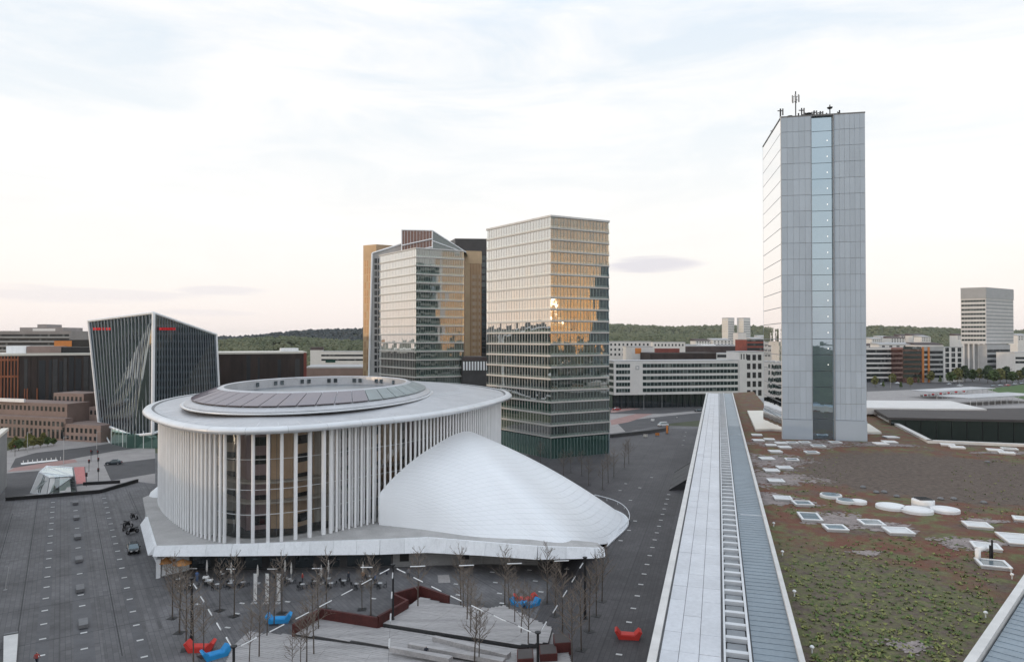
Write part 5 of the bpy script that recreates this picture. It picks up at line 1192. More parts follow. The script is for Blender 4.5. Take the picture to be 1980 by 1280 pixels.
def leafy_tree(seed, h, r, m_, conical=False, n_=260):
    rnd = random.Random(seed); tr = MB().tube((0, 0, 0), (0, 0, h * .45), .16, 6, .1)
    for k_ in range(5): a = rnd.uniform(0, 6.28); tr.tube((0, 0, h * rnd.uniform(.3, .45)), (math.cos(a) * r * .6, math.sin(a) * r * .6, h * rnd.uniform(.55, .8)), .07, 5, .03)
    cr_ = MB()
    for i in range(n_):
        z = rnd.uniform(.28, 1.0); rr = r * (math.sqrt(max(0, 1 - ((z - .6) / .42) ** 2)) if not conical else (1.12 - z)) * rnd.uniform(.3, 1.05); a = rnd.uniform(0, 6.28)
        c = Vector((math.cos(a) * rr, math.sin(a) * rr, z * h)); u = Vector((rnd.uniform(-1, 1), rnd.uniform(-1, 1), rnd.uniform(-.5, 1))).normalized(); v = u.orthogonal(); s_ = rnd.uniform(.25, .55) * r / 2.2
        k0 = len(cr_.v); w_ = u.cross(v)
        cr_.v += [tuple(c + (v + w_ * .3) * s_), tuple(c + (w_ - v * .3) * s_), tuple(c - (v - w_ * .2) * s_), tuple(c - (w_ + v * .1) * s_ + u * s_ * .4)]; cr_.f += [(k0, k0 + 1, k0 + 2), (k0, k0 + 2, k0 + 3)]
    return tr.mesh('trunk', 'bark'), cr_.mesh('crown', m_)
LEAFY = [leafy_tree(1, 7, 2.6, 'leaf_green'), leafy_tree(2, 8, 2.4, 'leaf_yellow'), leafy_tree(3, 9, 2.8, 'leaf_dark'), leafy_tree(4, 6, 1.6, 'leaf_green', True)]
def tree(kind, p, sc, label, group, name='leafy_tree', cat='tree'):
    t = thing(name, p, label, cat, group, random.uniform(0, 6.28))
    for nm, me in zip(('trunk', 'crown'), LEAFY[kind]):
        o = bpy.data.objects.new(nm, me); C.objects.link(o); o.parent = t; o.scale = (sc, sc, sc)
    return t
rnd = random.Random(21)
row = [(1838, 742), (1852, 741), (1866, 739), (1880, 738), (1894, 737), (1910, 741), (1922, 742), (1934, 741), (1946, 740), (1958, 741), (1970, 740), (1982, 740)]
for i, (px, py) in enumerate(row): tree(i % 3, G(px, py), rnd.uniform(1.3, 1.7), 'street tree in the row below the pier tower, %s from the left' % ORD[i], 'trees below the pier tower')
for i, (px, py) in enumerate([(1692, 748), (1708, 750), (1726, 744), (1742, 752), (1760, 748), (1776, 742), (1800, 740), (1818, 742), (1758, 737), (1698, 738)]): tree((i * 2 + 1) % 4, G(px, py), rnd.uniform(.8, 1.2), 'small street tree right of the grey tower, %s of the loose cluster' % ORD[i], 'young trees right of the grey tower')
for i, (px, py) in enumerate([(1328, 782), (1310, 784), (1282, 786), (1352, 780), (1450, 745), (1458, 752)]): tree(2 if i < 4 else 0, G(px, py), rnd.uniform(.8, 1.0), ('dark street tree before the hotel ground floor, %s from the right' if i < 4 else 'green tree below the square-window block, %s') % ORD[i], 'trees before the hotel')
for i, (px, py) in enumerate([(22, 872), (36, 871), (50, 869), (64, 867), (78, 865), (92, 863), (30, 862), (56, 858), (84, 853), (104, 861)]): tree((1, 0, 1, 1)[i % 4], G(px, py), rnd.uniform(.35, .55), 'yellow-green shrub in the bed beside the terraced building, %s from the road' % ORD[i], 'shrubs beside the terraced building', 'shrub', 'shrub')
for i, (px, py) in enumerate([(595, 715), (604, 713), (612, 710)]): tree(0, G(px, py), 1.5, 'green tree beside the end of the rust slab, %s from the left' % ORD[i], 'trees by the rust slab')
for i, (px, py) in enumerate([(905, 760), (915, 758)]): tree(2, G(px, py), 1.3, 'dark tree in the gap between the glass towers, %s' % ORD[i], 'trees between glass towers')

# ------------------------------------------------------------------ roads and pavements
gsheet('pavement', [(10, 966), (10, 872), (120, 850), (300, 838), (300, 935), (266, 931), (194, 952)], .004, 'concrete_pave')
gsheet('road', [(20, 905), (30, 886), (70, 875), (160, 865), (220, 856), (290, 850), (300, 862), (215, 873), (150, 885), (110, 893), (60, 900)], .008, 'asphalt')
gsheet('road', [(10, 964), (10, 915), (140, 905), (300, 886), (300, 915), (160, 938)], .012, 'asphalt')
gsheet('crossing_red', [(145, 936), (143, 903), (163, 902), (166, 934)], .016, 'red_paint')
gsheet('pavement_pink', [(28, 904), (118, 890), (145, 888), (150, 893), (60, 908), (14, 912)], .016, 'pink_pave')
gsheet('pavement_pale', [(167, 936), (164, 890), (195, 886), (215, 930)], .016, 'concrete_pave')
gsheet('crossing_white', [(40, 895), (110, 888), (112, 890.5), (41, 898)], .020, 'white_paint')
gsheet('pavement', [(1179, 838), (1179, 772), (1370, 768), (1366, 800), (1290, 812), (1230, 832)], .008, 'concrete_pave')
gsheet('road', [(1179, 800), (1179, 786), (1375, 778), (1372, 792), (1280, 800)], .012, 'asphalt')
gsheet('road', [(1190, 815), (1290, 804), (1362, 797), (1360, 812), (1300, 818), (1210, 835)], .016, 'asphalt')
gsheet('pavement_pink', [(1180, 812), (1230, 800), (1262, 800), (1215, 816), (1182, 822)], .020, 'pink_pave')
gsheet('crossing_red', [(1180, 793), (1215, 789), (1240, 790), (1182, 798)], .020, 'pink_pave')
gsheet('road', [(1670, 760), (1670, 735), (1800, 728), (2000, 722), (2000, 748), (1900, 752), (1760, 758)], .010, 'asphalt')
gsheet('pavement', [(1676, 774), (1676, 757), (1800, 752), (1905, 750), (2010, 775), (2010, 800)], .014, 'concrete_pave')
gsheet('lawn', [(1905, 752), (1990, 742), (2080, 745), (2080, 782), (1990, 775)], .018, 'lawn')
gsheet('pavement', [(590, 730), (590, 700), (720, 700), (720, 730)], .01, 'concrete_pave')
# light bands in the square's paving under the rows of lights
def band(pa, pb, wd, nm='paving_band'):
    a, b = G(*pa), G(*pb); d = (b - a).normalized(); n_ = Vector((d.y, -d.x, 0)) * wd; a = a - d * 3; b = b + d * 6
    sheet(nm, ccw([(q.x, q.y) for q in (a - n_, b - n_, b + n_, a + n_)]), .005, 'granite_band')
mat('granite_band', (.092, .092, .098), .6, var=.2, scale=.5, speck=.2)
band((102.6, 971), (80, 1267), .7); band((203, 963), (279, 1269), .7); band((146, 974), (163, 1254), 1.1)

# drain channels and worn wheel tracks across the square
mat('drain', (.03, .03, .032), .7, var=.3); mat('worn_paving', (.085, .083, .086), .6, var=.35, scale=.25, speck=.2)
ra = azv(-33.4); rb = Vector((ra.y, -ra.x, 0)); o0 = G(140, 1100)
for k_, (l_, s0, s1, wd, m_) in enumerate([(-6.2, -40, 62, .12, 'drain'), (4.6, -40, 62, .12, 'drain'), (12.5, -36, 60, .12, 'drain'), (-10.4, -30, 50, .12, 'drain'), (7.6, -34, 58, .45, 'worn_paving'), (9.4, -34, 58, .45, 'worn_paving')]):
    q = [o0 + rb * (l_ - wd / 2) + ra * s0, o0 + rb * (l_ + wd / 2) + ra * s0, o0 + rb * (l_ + wd / 2) + ra * s1, o0 + rb * (l_ - wd / 2) + ra * s1]; sheet('paving_drain' if m_ == 'drain' else 'paving_track', ccw([(p.x, p.y) for p in q]), .009 + .001 * k_, m_)
for k_ in range(7):
    s_ = -30 + k_ * 13.5; q = [o0 + rb * -12 + ra * s_, o0 + rb * 22 + ra * s_, o0 + rb * 22 + ra * (s_ + .1), o0 + rb * -12 + ra * (s_ + .1)]; sheet('paving_drain', ccw([(p.x, p.y) for p in q]), .017, 'drain')
# ------------------------------------------------------------------ lights set in the paving
lm = MB().box(-.38, .38, -.18, .18, 0, .03).mesh('floor_light', 'floor_lamp_glass')
def floor_light(p, rz, label, group):
    o = inst('floor_light', lm, None, Vector((p.x, p.y, .012)), rz); tag(o, label, 'floor light', group)
def light_row(pa, pb, n_, az_, desc, group):
    a, b = G(*pa), G(*pb)
    for i in range(n_): floor_light(b.lerp(a, i / (n_ - 1)), R(-az_), 'white paving light, %s from front in %s' % (ORD[i], desc), group)
light_row((102.6, 971), (80, 1267), 18, -33.4, 'the row left of the stone benches', 'lights left of the stone benches')
light_row((201.5, 963), (279, 1269.5), 19, -33.4, 'the row right of the stone benches', 'lights right of the stone benches')
for i, (px, py) in enumerate([(163, 1254), (162, 1223), (159, 1171), (156, 1150), (154, 1109), (151, 1059), (149, 1021), (146, 987)]): floor_light(G(px, py), R(33.4), 'white paving light between the stone benches, %s from front' % ORD[i], 'lights between the stone benches')
light_row((1293, 956), (1197, 1265), 19, 16.8, 'the row beside the long roof', 'lights beside the long roof')
light_row((1326, 836), (1320, 860), 4, 16.8, 'the far row beside the long roof', 'far lights beside the long roof')
for i, (px, py) in enumerate([(1216, 1025), (1200, 1045), (1228, 1007), (1219, 967), (1199, 948), (1237, 943), (1260, 923), (1210, 935), (1024, 1102), (1035, 1123), (1046, 1144), (966, 1147), (882, 1129), (886, 1150), (958, 1126), (1096, 1100), (952, 1106), (383, 1168), (440, 1213), (468, 1166), (556, 1163), (458, 1186), (722, 1157), (971, 1166)]):
    where = 'round the tip of the white shell' if i < 3 else ('between the white shell and the long roof' if i < 8 else ('in front of the terrace' if i < 17 else 'among the bare trees'))
    k_ = i if i < 3 else (i - 3 if i < 8 else (i - 8 if i < 17 else i - 17))
    floor_light(G(px, py), R(-16.8), 'scattered white paving light %s, %s of them' % (where, ORD[k_]), 'scattered paving lights')

# ------------------------------------------------------------------ stone benches
for i, (px, py) in enumerate([(161, 1209), (155, 1141), (152.5, 1084), (150, 1040), (148, 1003), (146, 974), (147, 1021)][:6]):
    p = G(px, py); t = thing('stone_bench', p, 'dark granite block bench on the square, %s from the front' % ORD[i], 'bench', 'granite block benches', R(33.4))
    for nm, mb, m_ in (('block', MB().box(-.52, .52, -1.3, 1.3, .1, .56), 'granite'), ('plinth', MB().box(-.42, .42, -1.2, 1.2, 0, .1), 'black')):
        o = bpy.data.objects.new(nm, mb.mesh(nm, m_)); C.objects.link(o); o.parent = t

# ------------------------------------------------------------------ boat-shaped loungers
def lounger_mesh(m_):
    # side profile with raised ends, angular
    pr = [(-1.75, 1.0), (-1.45, 1.12), (-.95, .55), (.75, .5), (1.35, 1.1), (1.7, .95), (1.25, .0), (-1.2, .0)]
    mb = MB(); w_ = .62; n_ = len(pr)
    vs = [(x, -w_, z) for x, z in pr] + [(x * .96, w_, z * 1.06) for x, z in pr]
    mb.add(vs, [tuple(range(n_)), tuple(reversed(range(n_, 2 * n_)))] + [((i + 1) % n_, i, n_ + i, n_ + (i + 1) % n_) for i in range(n_)])
    return mb
def lounger(px, py, rz, m_, label, sc=1.0):
    p = G(px, py); t = thing('lounger', p, label, 'lounger', 'boat-shaped loungers on the square', rz)
    a = bpy.data.objects.new('shell', lounger_mesh(m_).mesh('shell', m_)); C.objects.link(a); a.parent = t; a.scale = (sc, sc, sc)
    s_ = MB().hexa([(-.9, -.5, .56), (.72, -.5, .515), (.72, .5, .55), (-.9, .5, .6)], [(-.9, -.5, .6), (.72, -.5, .56), (.72, .5, .59), (-.9, .5, .64)])
    a = bpy.data.objects.new('seat', s_.mesh('seat', m_)); C.objects.link(a); a.parent = t; a.scale = (sc, sc, sc)
    for sx, (x0, z0, x1, z1_) in (('end', (-1.5, 1.12, -1.0, .62)), ('end', (.8, .56, 1.32, 1.12))):
        q = MB().hexa([(x0, -.48, z0), (x1, -.48, z1_), (x1, .48, z1_ + .03), (x0, .48, z0 + .05)], [(x0 + .02, -.48, z0 + .05), (x1 + .02, -.48, z1_ + .05), (x1 + .02, .48, z1_ + .08), (x0 + .02, .48, z0 + .1)])
        a = bpy.data.objects.new('backrest', q.mesh('backrest', m_)); C.objects.link(a); a.parent = t; a.scale = (sc, sc, sc)
lounger(1215, 1233, R(-6), 'bench_red', 'red boat-shaped lounger alone beside the long roof', 1.0)
lounger(540, 1202, R(8), 'bench_blue', 'blue boat-shaped lounger behind the wooden deck')
lounger(388, 1257, R(4), 'bench_red', 'red boat-shaped lounger by the lower left trees', 1.05)
lounger(417, 1270, R(42), 'bench_blue', 'blue boat-shaped lounger touching the red one at lower left', 1.0)
lounger(1016, 1163, R(12), 'bench_red', 'red lounger behind the pair of blue ones near the deck', 1.0)
lounger(1003, 1170, R(-38), 'bench_blue', 'left blue lounger of the cluster near the deck', .8)
lounger(1027, 1171, R(35), 'bench_blue', 'right blue lounger of the cluster near the deck', .85)

# ------------------------------------------------------------------ bare trees
def bare(seed, h):
    rnd = random.Random(seed); tr = MB(); cr_ = MB()
    lean = Vector((rnd.uniform(-.25, .25), rnd.uniform(-.25, .25), 0)); p = Vector((0, 0, 0)); q = Vector((0, 0, h * .3)) + lean * .3; tr.tube(p, q, .1, 6, .085); tr.tube(q, Vector((0, 0, h * .62)) + lean, .085, 6, .055)
    top = Vector((0, 0, h * .97)) + lean * 1.4; tr.tube(Vector((0, 0, h * .62)) + lean, top, .055, 5, .015)
    def br(p, d, ln, r, lv):
        e = p + d * ln; cr_.tube(p, e, r, 4, r * .55, False)
        if lv <= 0: return
        for k_ in range(rnd.randint(2, 3)):
            f = rnd.uniform(.35, 1.0); nd = (d + Vector((rnd.uniform(-.8, .8), rnd.uniform(-.8, .8), rnd.uniform(-.1, .7)))).normalized(); br(p + d * ln * f, nd, ln * rnd.uniform(.45, .7), r * .55, lv - 1)
    for i in range(17):
        t = .36 + .6 * i / 17; a = i * 2.4 + rnd.uniform(-.4, .4); b = Vector((0, 0, h * t)) + lean * t * 1.3
        d = Vector((math.cos(a), math.sin(a), rnd.uniform(.5, 1.1))).normalized(); br(b, d, h * .27 * (1.15 - t) * rnd.uniform(.8, 1.25) + .3, .05, 3)
    return tr.mesh('trunk', 'bark'), cr_.mesh('crown', 'twig')
BARE = [bare(s_, 8.0) for s_ in (11, 12, 13, 14, 15)]
gratem = MB().box(-.6, .6, -.6, .6, .006, .03).mesh('tree_grate', 'black')
NEAR = [(333.5, 1195, 1.05), (347, 1223, 1.1), (360, 1256, 1.15), (374, 1287, 1.0), (394, 1268, .8), (453, 1191, 1.05), (482, 1284, .75), (501, 1274, 1.0), (516, 1233, .9), (530, 1206, 1.0), (545, 1185, 1.0), (593, 1287, .9), (581, 1294, .7), (607, 1269, 1.05), (616, 1225, 1.0), (631, 1178, 1.0), (717, 1192, 1.05), (565, 1304, .55),
        (808, 1186, 1.08), (891, 1174, 1.02), (896, 1188, .9), (903, 1212, .95), (910, 1238, .9), (917, 1292, 1.0), (926, 1290, .85), (976, 1170, 1.03), (985, 1191, .9), (995, 1217, .85), (1007, 1238, .9), (1021, 1260, 1.0), (1058, 1165, 1.04), (1073, 1190, .95), (1088, 1240, 1.1), (1124, 1256, 1.05), (1139, 1220, 1.0), (1153, 1190, 1.0), (1164, 1162, 1.0), (1106, 1287, 1.0), (425, 1180, .85), (700, 1178, .8)]
FARB = [(1045, 897, .85), (1089, 925, .95), (1104, 914, .8), (1125, 919, .85), (1138, 938, .9), (1165, 946, .9), (1176, 933, .95), (1187, 922, .95), (1207, 905, .95), (1216, 897, .95)]
places = {0: 'left of the terrace corner'}
for i, (px, py, sc) in enumerate(NEAR + FARB):
    near = i < len(NEAR)
    if not near: lab = 'slim leafless tree on the dark paving before the nearer glass tower, %s from the left' % ORD[i - len(NEAR)]; grp = 'young trees before the glass tower'
    elif i < 18: lab = 'bare young tree left of the concert hall forecourt, %s counted from the left' % ORD[i]; grp = 'bare trees west of the deck'
    elif i < 38: lab = 'bare young tree round the wooden deck, %s counted from the left' % ORD[i - 18]; grp = 'bare trees round the deck'
    else: lab = 'bare young tree in the cafe terrace, ' + ('left one by the banners' if i == 38 else 'right one by the corten wall'); grp = 'bare trees in the cafe terrace'
    p = G(px, py); t = thing('bare_tree', p, lab, 'tree', grp, random.uniform(0, 6.28))
    for nm, me in zip(('trunk', 'crown'), BARE[(i * 3) % 5]):
        o = bpy.data.objects.new(nm, me); C.objects.link(o); o.parent = t; s2 = sc * 1.02; o.scale = (s2 * .9, s2 * .9, s2)
    o = bpy.data.objects.new('tree_grate', gratem); C.objects.link(o); o.parent = t

# ------------------------------------------------------------------ wooden deck with corten walls
deck = thing('wooden_deck', G(760, 1250), 'large grey stepped timber deck at the foot of the picture', 'deck')
outl = [(425, 1310), (452, 1252), (481, 1226), (567, 1232), (617, 1203), (731, 1219), (788, 1187), (814, 1165), (866, 1181), (890, 1178), (945, 1189), (975, 1182), (1070, 1228), (1098, 1262), (1112, 1310)]
def level(nm, pix_, z0, z1_):
    put(nm, MB().prism([G(a, b, 0) for a, b in pix_], z0, z1_ - .05), 'dark_wall', deck)
    # boards laid across the level, each its own piece
    P = [G(a, b, 0) for a, b in pix_]
    bd = math.degrees(math.atan2(*(G(1002, 1262) - G(731, 1218)).xy)); u = azv(bd); v = Vector((u.y, -u.x, 0))
    ts = [p.dot(v) for p in P]; wdt = .42; t0 = min(ts); mb = MB()
    while t0 < max(ts):
        c_ = t0 + wdt / 2; xs = []
        for a, b in zip(P, P[1:] + P[:1]):
            ta, tb_ = a.dot(v), b.dot(v)
            if (ta - c_) * (tb_ - c_) < 0: k_ = (c_ - ta) / (tb_ - ta); xs.append(a.lerp(b, k_).dot(u))
        xs.sort()
        for x0, x1 in zip(xs[::2], xs[1::2]):
            x = x0
            while x < x1 - .2:
                e = min(x1, x + 6.0); q = [u * x + v * (t0 + .02), u * (e - .03) + v * (t0 + .02), u * (e - .03) + v * (t0 + wdt - .02), u * x + v * (t0 + wdt - .02)]; mb.prism([(p.x, p.y) for p in q], z1_ - .05, z1_ + random.uniform(-.008, .008)); x = e
        t0 += wdt
    put(nm + '_boards', mb, 'deck', deck, kind='stuff')
level('lower_level', outl, .0, .35)
level('middle_level', [(567, 1234), (617, 1205), (731, 1221), (1006, 1266), (1040, 1300), (900, 1282), (700, 1252), (612, 1241)], .3, .7)
level('upper_level', [(733, 1219), (788, 1188), (814, 1167), (866, 1182), (945, 1190), (975, 1184), (1068, 1229), (1060, 1258), (1004, 1262)], .6, 1.05)
for pix_ in ([(836, 1236), (842, 1233), (988, 1265), (980, 1272)], [(788, 1250), (794, 1247), (978, 1277), (972, 1284)], [(752, 1256), (758, 1253), (876, 1273), (868, 1279)]):
    t = put('bench_step', MB().prism([G(a, b, .9) for a, b in pix_], .7, 1.25), 'deck', deck)
cw = thing('corten_wall', G(617, 1205), 'angular dark red steel wall edging the wooden deck on its far side', 'wall')
pts = [(567, 1236), (617, 1205), (731, 1224), (788, 1190), (760, 1176), (814, 1160), (868, 1180)]
for (a, b), hh in zip(zip(pts, pts[1:]), (1.2, 1.35, 1.6, 1.5, 1.5, 1.4)):
    A, B = G(*a), G(*b); d = (B - A).normalized(); n_ = Vector((d.y, -d.x, 0)); put('plate', MB().fb(A, d, n_, -.02, (B - A).length, -.18, .18, 0, 1.05 + hh * .72), 'corten', cw)
pl_ = thing('corten_planter', G(1050, 1275), 'dark red steel planter boxes at the near right corner of the deck', 'planter')
for i, (x0, x1, y0, hh) in enumerate([(1000, 1032, 1300, 1.5), (1044, 1078, 1285, 1.2), (1072, 1104, 1268, 1.5)]):
    A, B = G(x0, y0), G(x1, y0 - 2); put('box', MB().prism([A, B, B + Vector((0, 2.6, 0)), A + Vector((0, 2.6, 0))], 0, hh), 'corten', pl_); put('soil', MB().prism([A + Vector((.1, .1, 0)), B + Vector((-.1, .1, 0)), B + Vector((-.1, 2.5, 0)), A + Vector((.1, 2.5, 0))], hh + .002, hh + .03), 'dark_roof', pl_)

# ------------------------------------------------------------------ light masts and strings of tube lights
MH = 8.2
def mast_at(px, ytop, label, hidden=False):
    t_ = at(px, ytop, 1.0)      # find depth where the top is MH above ground
    d = ray(px, ytop); k_ = (MH - CAMH) / d.z; p = Vector((d.x * k_, d.y * k_, 0))
    t = thing('light_mast', p, label, 'light mast', 'black masts of the string lights')
    put('pole', MB().lathe([(.2, 0), (.2, 1.2), (.15, 1.25), (.13, MH)], 10, p), 'dark_steel', t); put('cap', MB().lathe([(.3, MH - .02), (.34, MH + .1), (.1, MH + .16)], 10, p), 'dark_steel', t); put('foot', MB().box(p.x - .35, p.x + .35, p.y - .35, p.y + .35, .01, .08), 'dark_steel', t)
    return p + Vector((0, 0, MH - .1))
mA = mast_at(371, 1118, 'black string-light mast left of the white banners'); mB = mast_at(760, 1092, 'black string-light mast behind the corten wall'); mC = mast_at(1131, 1078, 'black string-light mast before the terrace tip'); mD = mast_at(452, 1250, 'black string-light mast at the lower left of the deck'); mE = mast_at(1040, 1223, 'black string-light mast at the near right of the deck')
mF = mast_at(748, 1330, 'black string-light mast just below the picture edge')
mG = at(338, 1097, 112); 
def string(a, b, n_, label, sag=.25, tl=2.0):
    mb = MB(); pts_ = [a.lerp(b, i / 16) - Vector((0, 0, sag * 4 * (i / 16) * (1 - i / 16))) for i in range(17)]
    for p, q in zip(pts_, pts_[1:]): mb.tube(p, q, .018, 4)
    t = thing('light_string', a, label, 'string light', 'strings of tube lights between masts'); put('cable', mb, 'dark_steel', t)
    d = (b - a).normalized()
    for i in range(n_):
        k_ = (i + .5) / n_; c_ = a.lerp(b, k_) - Vector((0, 0, sag * 4 * k_ * (1 - k_) + .08)); put('tube', MB().tube(c_ - d * tl / 2, c_ + d * tl / 2, .075, 6), 'light_strip', t)
string(mB, mG, 5, 'string of white tubes from the middle mast toward the terrace corner'); string(mB, mC, 4, 'string of white tubes from the middle mast to the mast at the terrace tip')
string(mB, mD, 7, 'string of white tubes from the middle mast down to the lower left mast'); string(mB, mE, 7, 'string of white tubes from the middle mast to the near right mast')
string(mA, mD, 5, 'string of white tubes at the left, running down to the lower left mast'); string(mC, mE, 5, 'string of white tubes at the right, from the terrace tip mast'); string(mB, mF, 5, 'string of white tubes running straight toward the camera from the middle mast')

# ------------------------------------------------------------------ white banners
for i, (px, tx_) in enumerate([(490, 'left'), (513, 'middle'), (535, 'right')]):
    p = G(px, 1166); t = thing('banner', p, 'tall narrow white banner, %s of the three before the cafe' % tx_, 'banner', 'three white banners')
    put('pole', MB().tube(p, p + Vector((0, 0, 4.3)), .04, 6), 'grey_render', t)
    put('cloth', MB().box(p.x + .05, p.x + .5, p.y - .02, p.y + .02, .35, 4.25), 'white_paint', t); put('base', MB().box(p.x - .3, p.x + .5, p.y - .3, p.y + .3, 0, .07), 'grey_render', t)
    if i == 1:
        for k_ in range(6): put('print', MB().box(p.x + .14, p.x + .4, p.y - .032, p.y - .022, .7 + k_ * .5, .95 + k_ * .5), 'grey_render', t)

# ------------------------------------------------------------------ people
def person_mesh(pose):
    V = {'pel': (0, 0, .95), 'ch': (0, .01, 1.28), 'nk': (0, .0, 1.5), 'hd': (0, .02, 1.66), 'hl': (-.1, 0, .92), 'hr': (.1, 0, .92), 'kl': (-.11, pose * .18, .5), 'kr': (.11, -pose * .1, .5), 'fl': (-.11, pose * .14, .07), 'fr': (.11, -pose * .32, .07), 'tl': (-.12, pose * .14 + .16, .03), 'tr': (.12, -pose * .32 + .16, .03), 'sl': (-.19, 0, 1.42), 'sr': (.19, 0, 1.42), 'el': (-.25, -pose * .12, 1.13), 'er': (.25, pose * .14, 1.13), 'wl': (-.24, -pose * .02 + .06, .88), 'wr': (.24, pose * .26 + .06, .9)}
    E = [('pel', 'ch'), ('ch', 'nk'), ('nk', 'hd'), ('pel', 'hl'), ('pel', 'hr'), ('hl', 'kl'), ('hr', 'kr'), ('kl', 'fl'), ('kr', 'fr'), ('fl', 'tl'), ('fr', 'tr'), ('ch', 'sl'), ('ch', 'sr'), ('sl', 'el'), ('sr', 'er'), ('el', 'wl'), ('er', 'wr')]
    Rr = {'pel': .15, 'ch': .16, 'nk': .06, 'hd': .105, 'hl': .1, 'hr': .1, 'kl': .065, 'kr': .065, 'fl': .045, 'fr': .045, 'tl': .04, 'tr': .04, 'sl': .07, 'sr': .07, 'el': .048, 'er': .048, 'wl': .038, 'wr': .038}
    ks = list(V); me = bpy.data.meshes.new('person'); me.from_pydata([V[k_] for k_ in ks], [(ks.index(a), ks.index(b)) for a, b in E], [])
    o = bpy.data.objects.new('person', me); C.objects.link(o); bpy.context.view_layer.objects.active = o
    md = o.modifiers.new('s', 'SKIN'); me.skin_vertices or None
    for i, k_ in enumerate(ks): me.skin_vertices[0].data[i].radius = (Rr[k_], Rr[k_]); me.skin_vertices[0].data[i].use_root = (k_ == 'pel')
    o.modifiers.new('b', 'SUBSURF').levels = 1
    dg = bpy.context.evaluated_depsgraph_get(); out = bpy.data.meshes.new_from_object(o.evaluated_get(dg)); bpy.data.objects.remove(o); return out
try:
    PM = [person_mesh(0.2), person_mesh(1.0)]
except Exception as ex:
    print('person skin failed', ex); PM = None
def person(px, py, cloth, trousers, pose, rz, label):
    p = G(px, py); me = PM[pose].copy(); me.materials.clear()
    for k_ in (cloth, trousers, 'skin', 'hair'): me.materials.append(M[k_])
    for f in me.polygons:
        z = f.center.z; x = abs(f.center.x)
        f.material_index = 3 if (z > 1.68 or (z > 1.55 and f.center.y < -.02)) else (2 if z > 1.5 or (x > .2 and z < .93 and z > .8) else (1 if z < .96 else 0))
    o = bpy.data.objects.new('person', me); C.objects.link(o); o.location = p; o.rotation_euler = (0, 0, rz); tag(o, label, 'person', 'people on the square')
if PM:
    person(381, 1124, 'cloth_blue', 'cloth_blue', 0, .3, 'person in blue standing at the left end of the cafe')
    person(427, 1122, 'cloth_light', 'cloth_dark', 0, 1.5, 'person in a pale top among the cafe tables')
    person(585, 1128, 'cloth_red', 'cloth_dark', 0, 2.2, 'person in red beside the cafe parasol')
    person(674, 1126, 'cloth_dark', 'cloth_dark', 1, .8, 'person in dark clothes walking past the cafe windows')
    person(702, 1124, 'canvas_tan', 'cloth_dark', 0, 2.8, 'person in a tan coat near the right end of the cafe')
    person(726, 1130, 'cloth_blue', 'cloth_dark', 1, 1.2, 'person in blue walking behind the corten wall')
    person(748, 1122, 'cloth_dark', 'cloth_grey', 0, 2.0, 'person in black beside the middle mast')
    person(790, 1118, 'cloth_grey', 'cloth_dark', 0, .4, 'person in grey standing by the concrete wall')
    person(824, 1276, 'cloth_dark', 'cloth_dark', 1, 0.2, 'person in black walking on the near steps of the deck')
    person(71, 1288, 'cloth_red', 'cloth_dark', 1, .2, 'person in dark red walking at the lower left picture edge')
    person(1309, 812, 'cloth_light', 'cloth_grey', 1, .2, 'person in white on the far road beside the long roof')
    person(178, 880, 'cloth_dark', 'cloth_dark', 1, .2, 'person in black waiting at the far pedestrian crossing')

# ------------------------------------------------------------------ cafe: parasols, tables, chairs, planters
tb_m = (MB().lathe([(.36, .72), (.36, .75)], 14).mesh('table_top', 'grey_render'), MB().lathe([(.24, 0), (.24, .03), (.04, .05), (.04, .72)], 10).mesh('pedestal', 'dark_steel'))
ch_parts = [('seat', MB().box(-.22, .22, -.22, .22, .43, .47), 'cafe_dark'), ('backrest', MB().box(-.22, .22, .19, .23, .5, .85), 'cafe_dark')] + [('leg', MB().box(x - .02, x + .02, y - .02, y + .02, 0, .43), 'dark_steel') for x in (-.19, .19) for y in (-.19, .19)]
ch_m = [(n_, mb.mesh(n_, m_)) for n_, mb, m_ in ch_parts]
rnd = random.Random(5)
spots = [(345, 1128), (372, 1140), (400, 1132), (420, 1138), (445, 1136), (470, 1134), (350, 1142), (560, 1128), (585, 1138), (610, 1132), (640, 1136), (665, 1131), (690, 1137), (430, 1118), (540, 1120), (620, 1118), (715, 1122), (735, 1136)]
ci = 0
for i, (px, py) in enumerate(spots):
    p = G(px, py); t = thing('cafe_table', p, 'small round cafe table before the dark windows, %s along the row' % ORD[i], 'table', 'cafe tables')
    for nm, me in zip(('table_top', 'pedestal'), tb_m): o = bpy.data.objects.new(nm, me); C.objects.link(o); o.parent = t
    for k_ in range(3):
        a = rnd.uniform(0, .8) + k_ * 2.1; q = p + Vector((math.cos(a) * .75, math.sin(a) * .75, 0)); t2 = thing('cafe_chair', q, 'black cafe chair at the %s table, %s of its three' % (ORD[i], ORD[k_]), 'chair', 'cafe chairs', a - math.pi / 2)
        for nm, me in ch_m: o = bpy.data.objects.new(nm, me); C.objects.link(o); o.parent = t2
def parasol(px, py, m_, label, closed):
    p = G(px, py); t = thing('parasol', p, label, 'parasol', 'cafe parasols'); put('pole', MB().tube(p, p + Vector((0, 0, 2.9)), .04, 6), 'grey_render', t); put('base', MB().box(p.x - .35, p.x + .35, p.y - .35, p.y + .35, 0, .1), 'grey_render', t)
    if closed: put('canopy', MB().lathe([(.1, 1.1), (.17, 1.5), (.12, 2.4), (.03, 2.95)], 8, p), m_, t)
    else: put('canopy', MB().lathe([(1.5, 2.2), (1.48, 2.25), (.5, 2.75), (.03, 2.95)], 8, p), m_, t)
parasol(322, 1112, 'canvas_tan', 'open tan parasol under the terrace corner', False); parasol(352, 1116, 'canvas_tan', 'open tan parasol, right of the corner one', False)
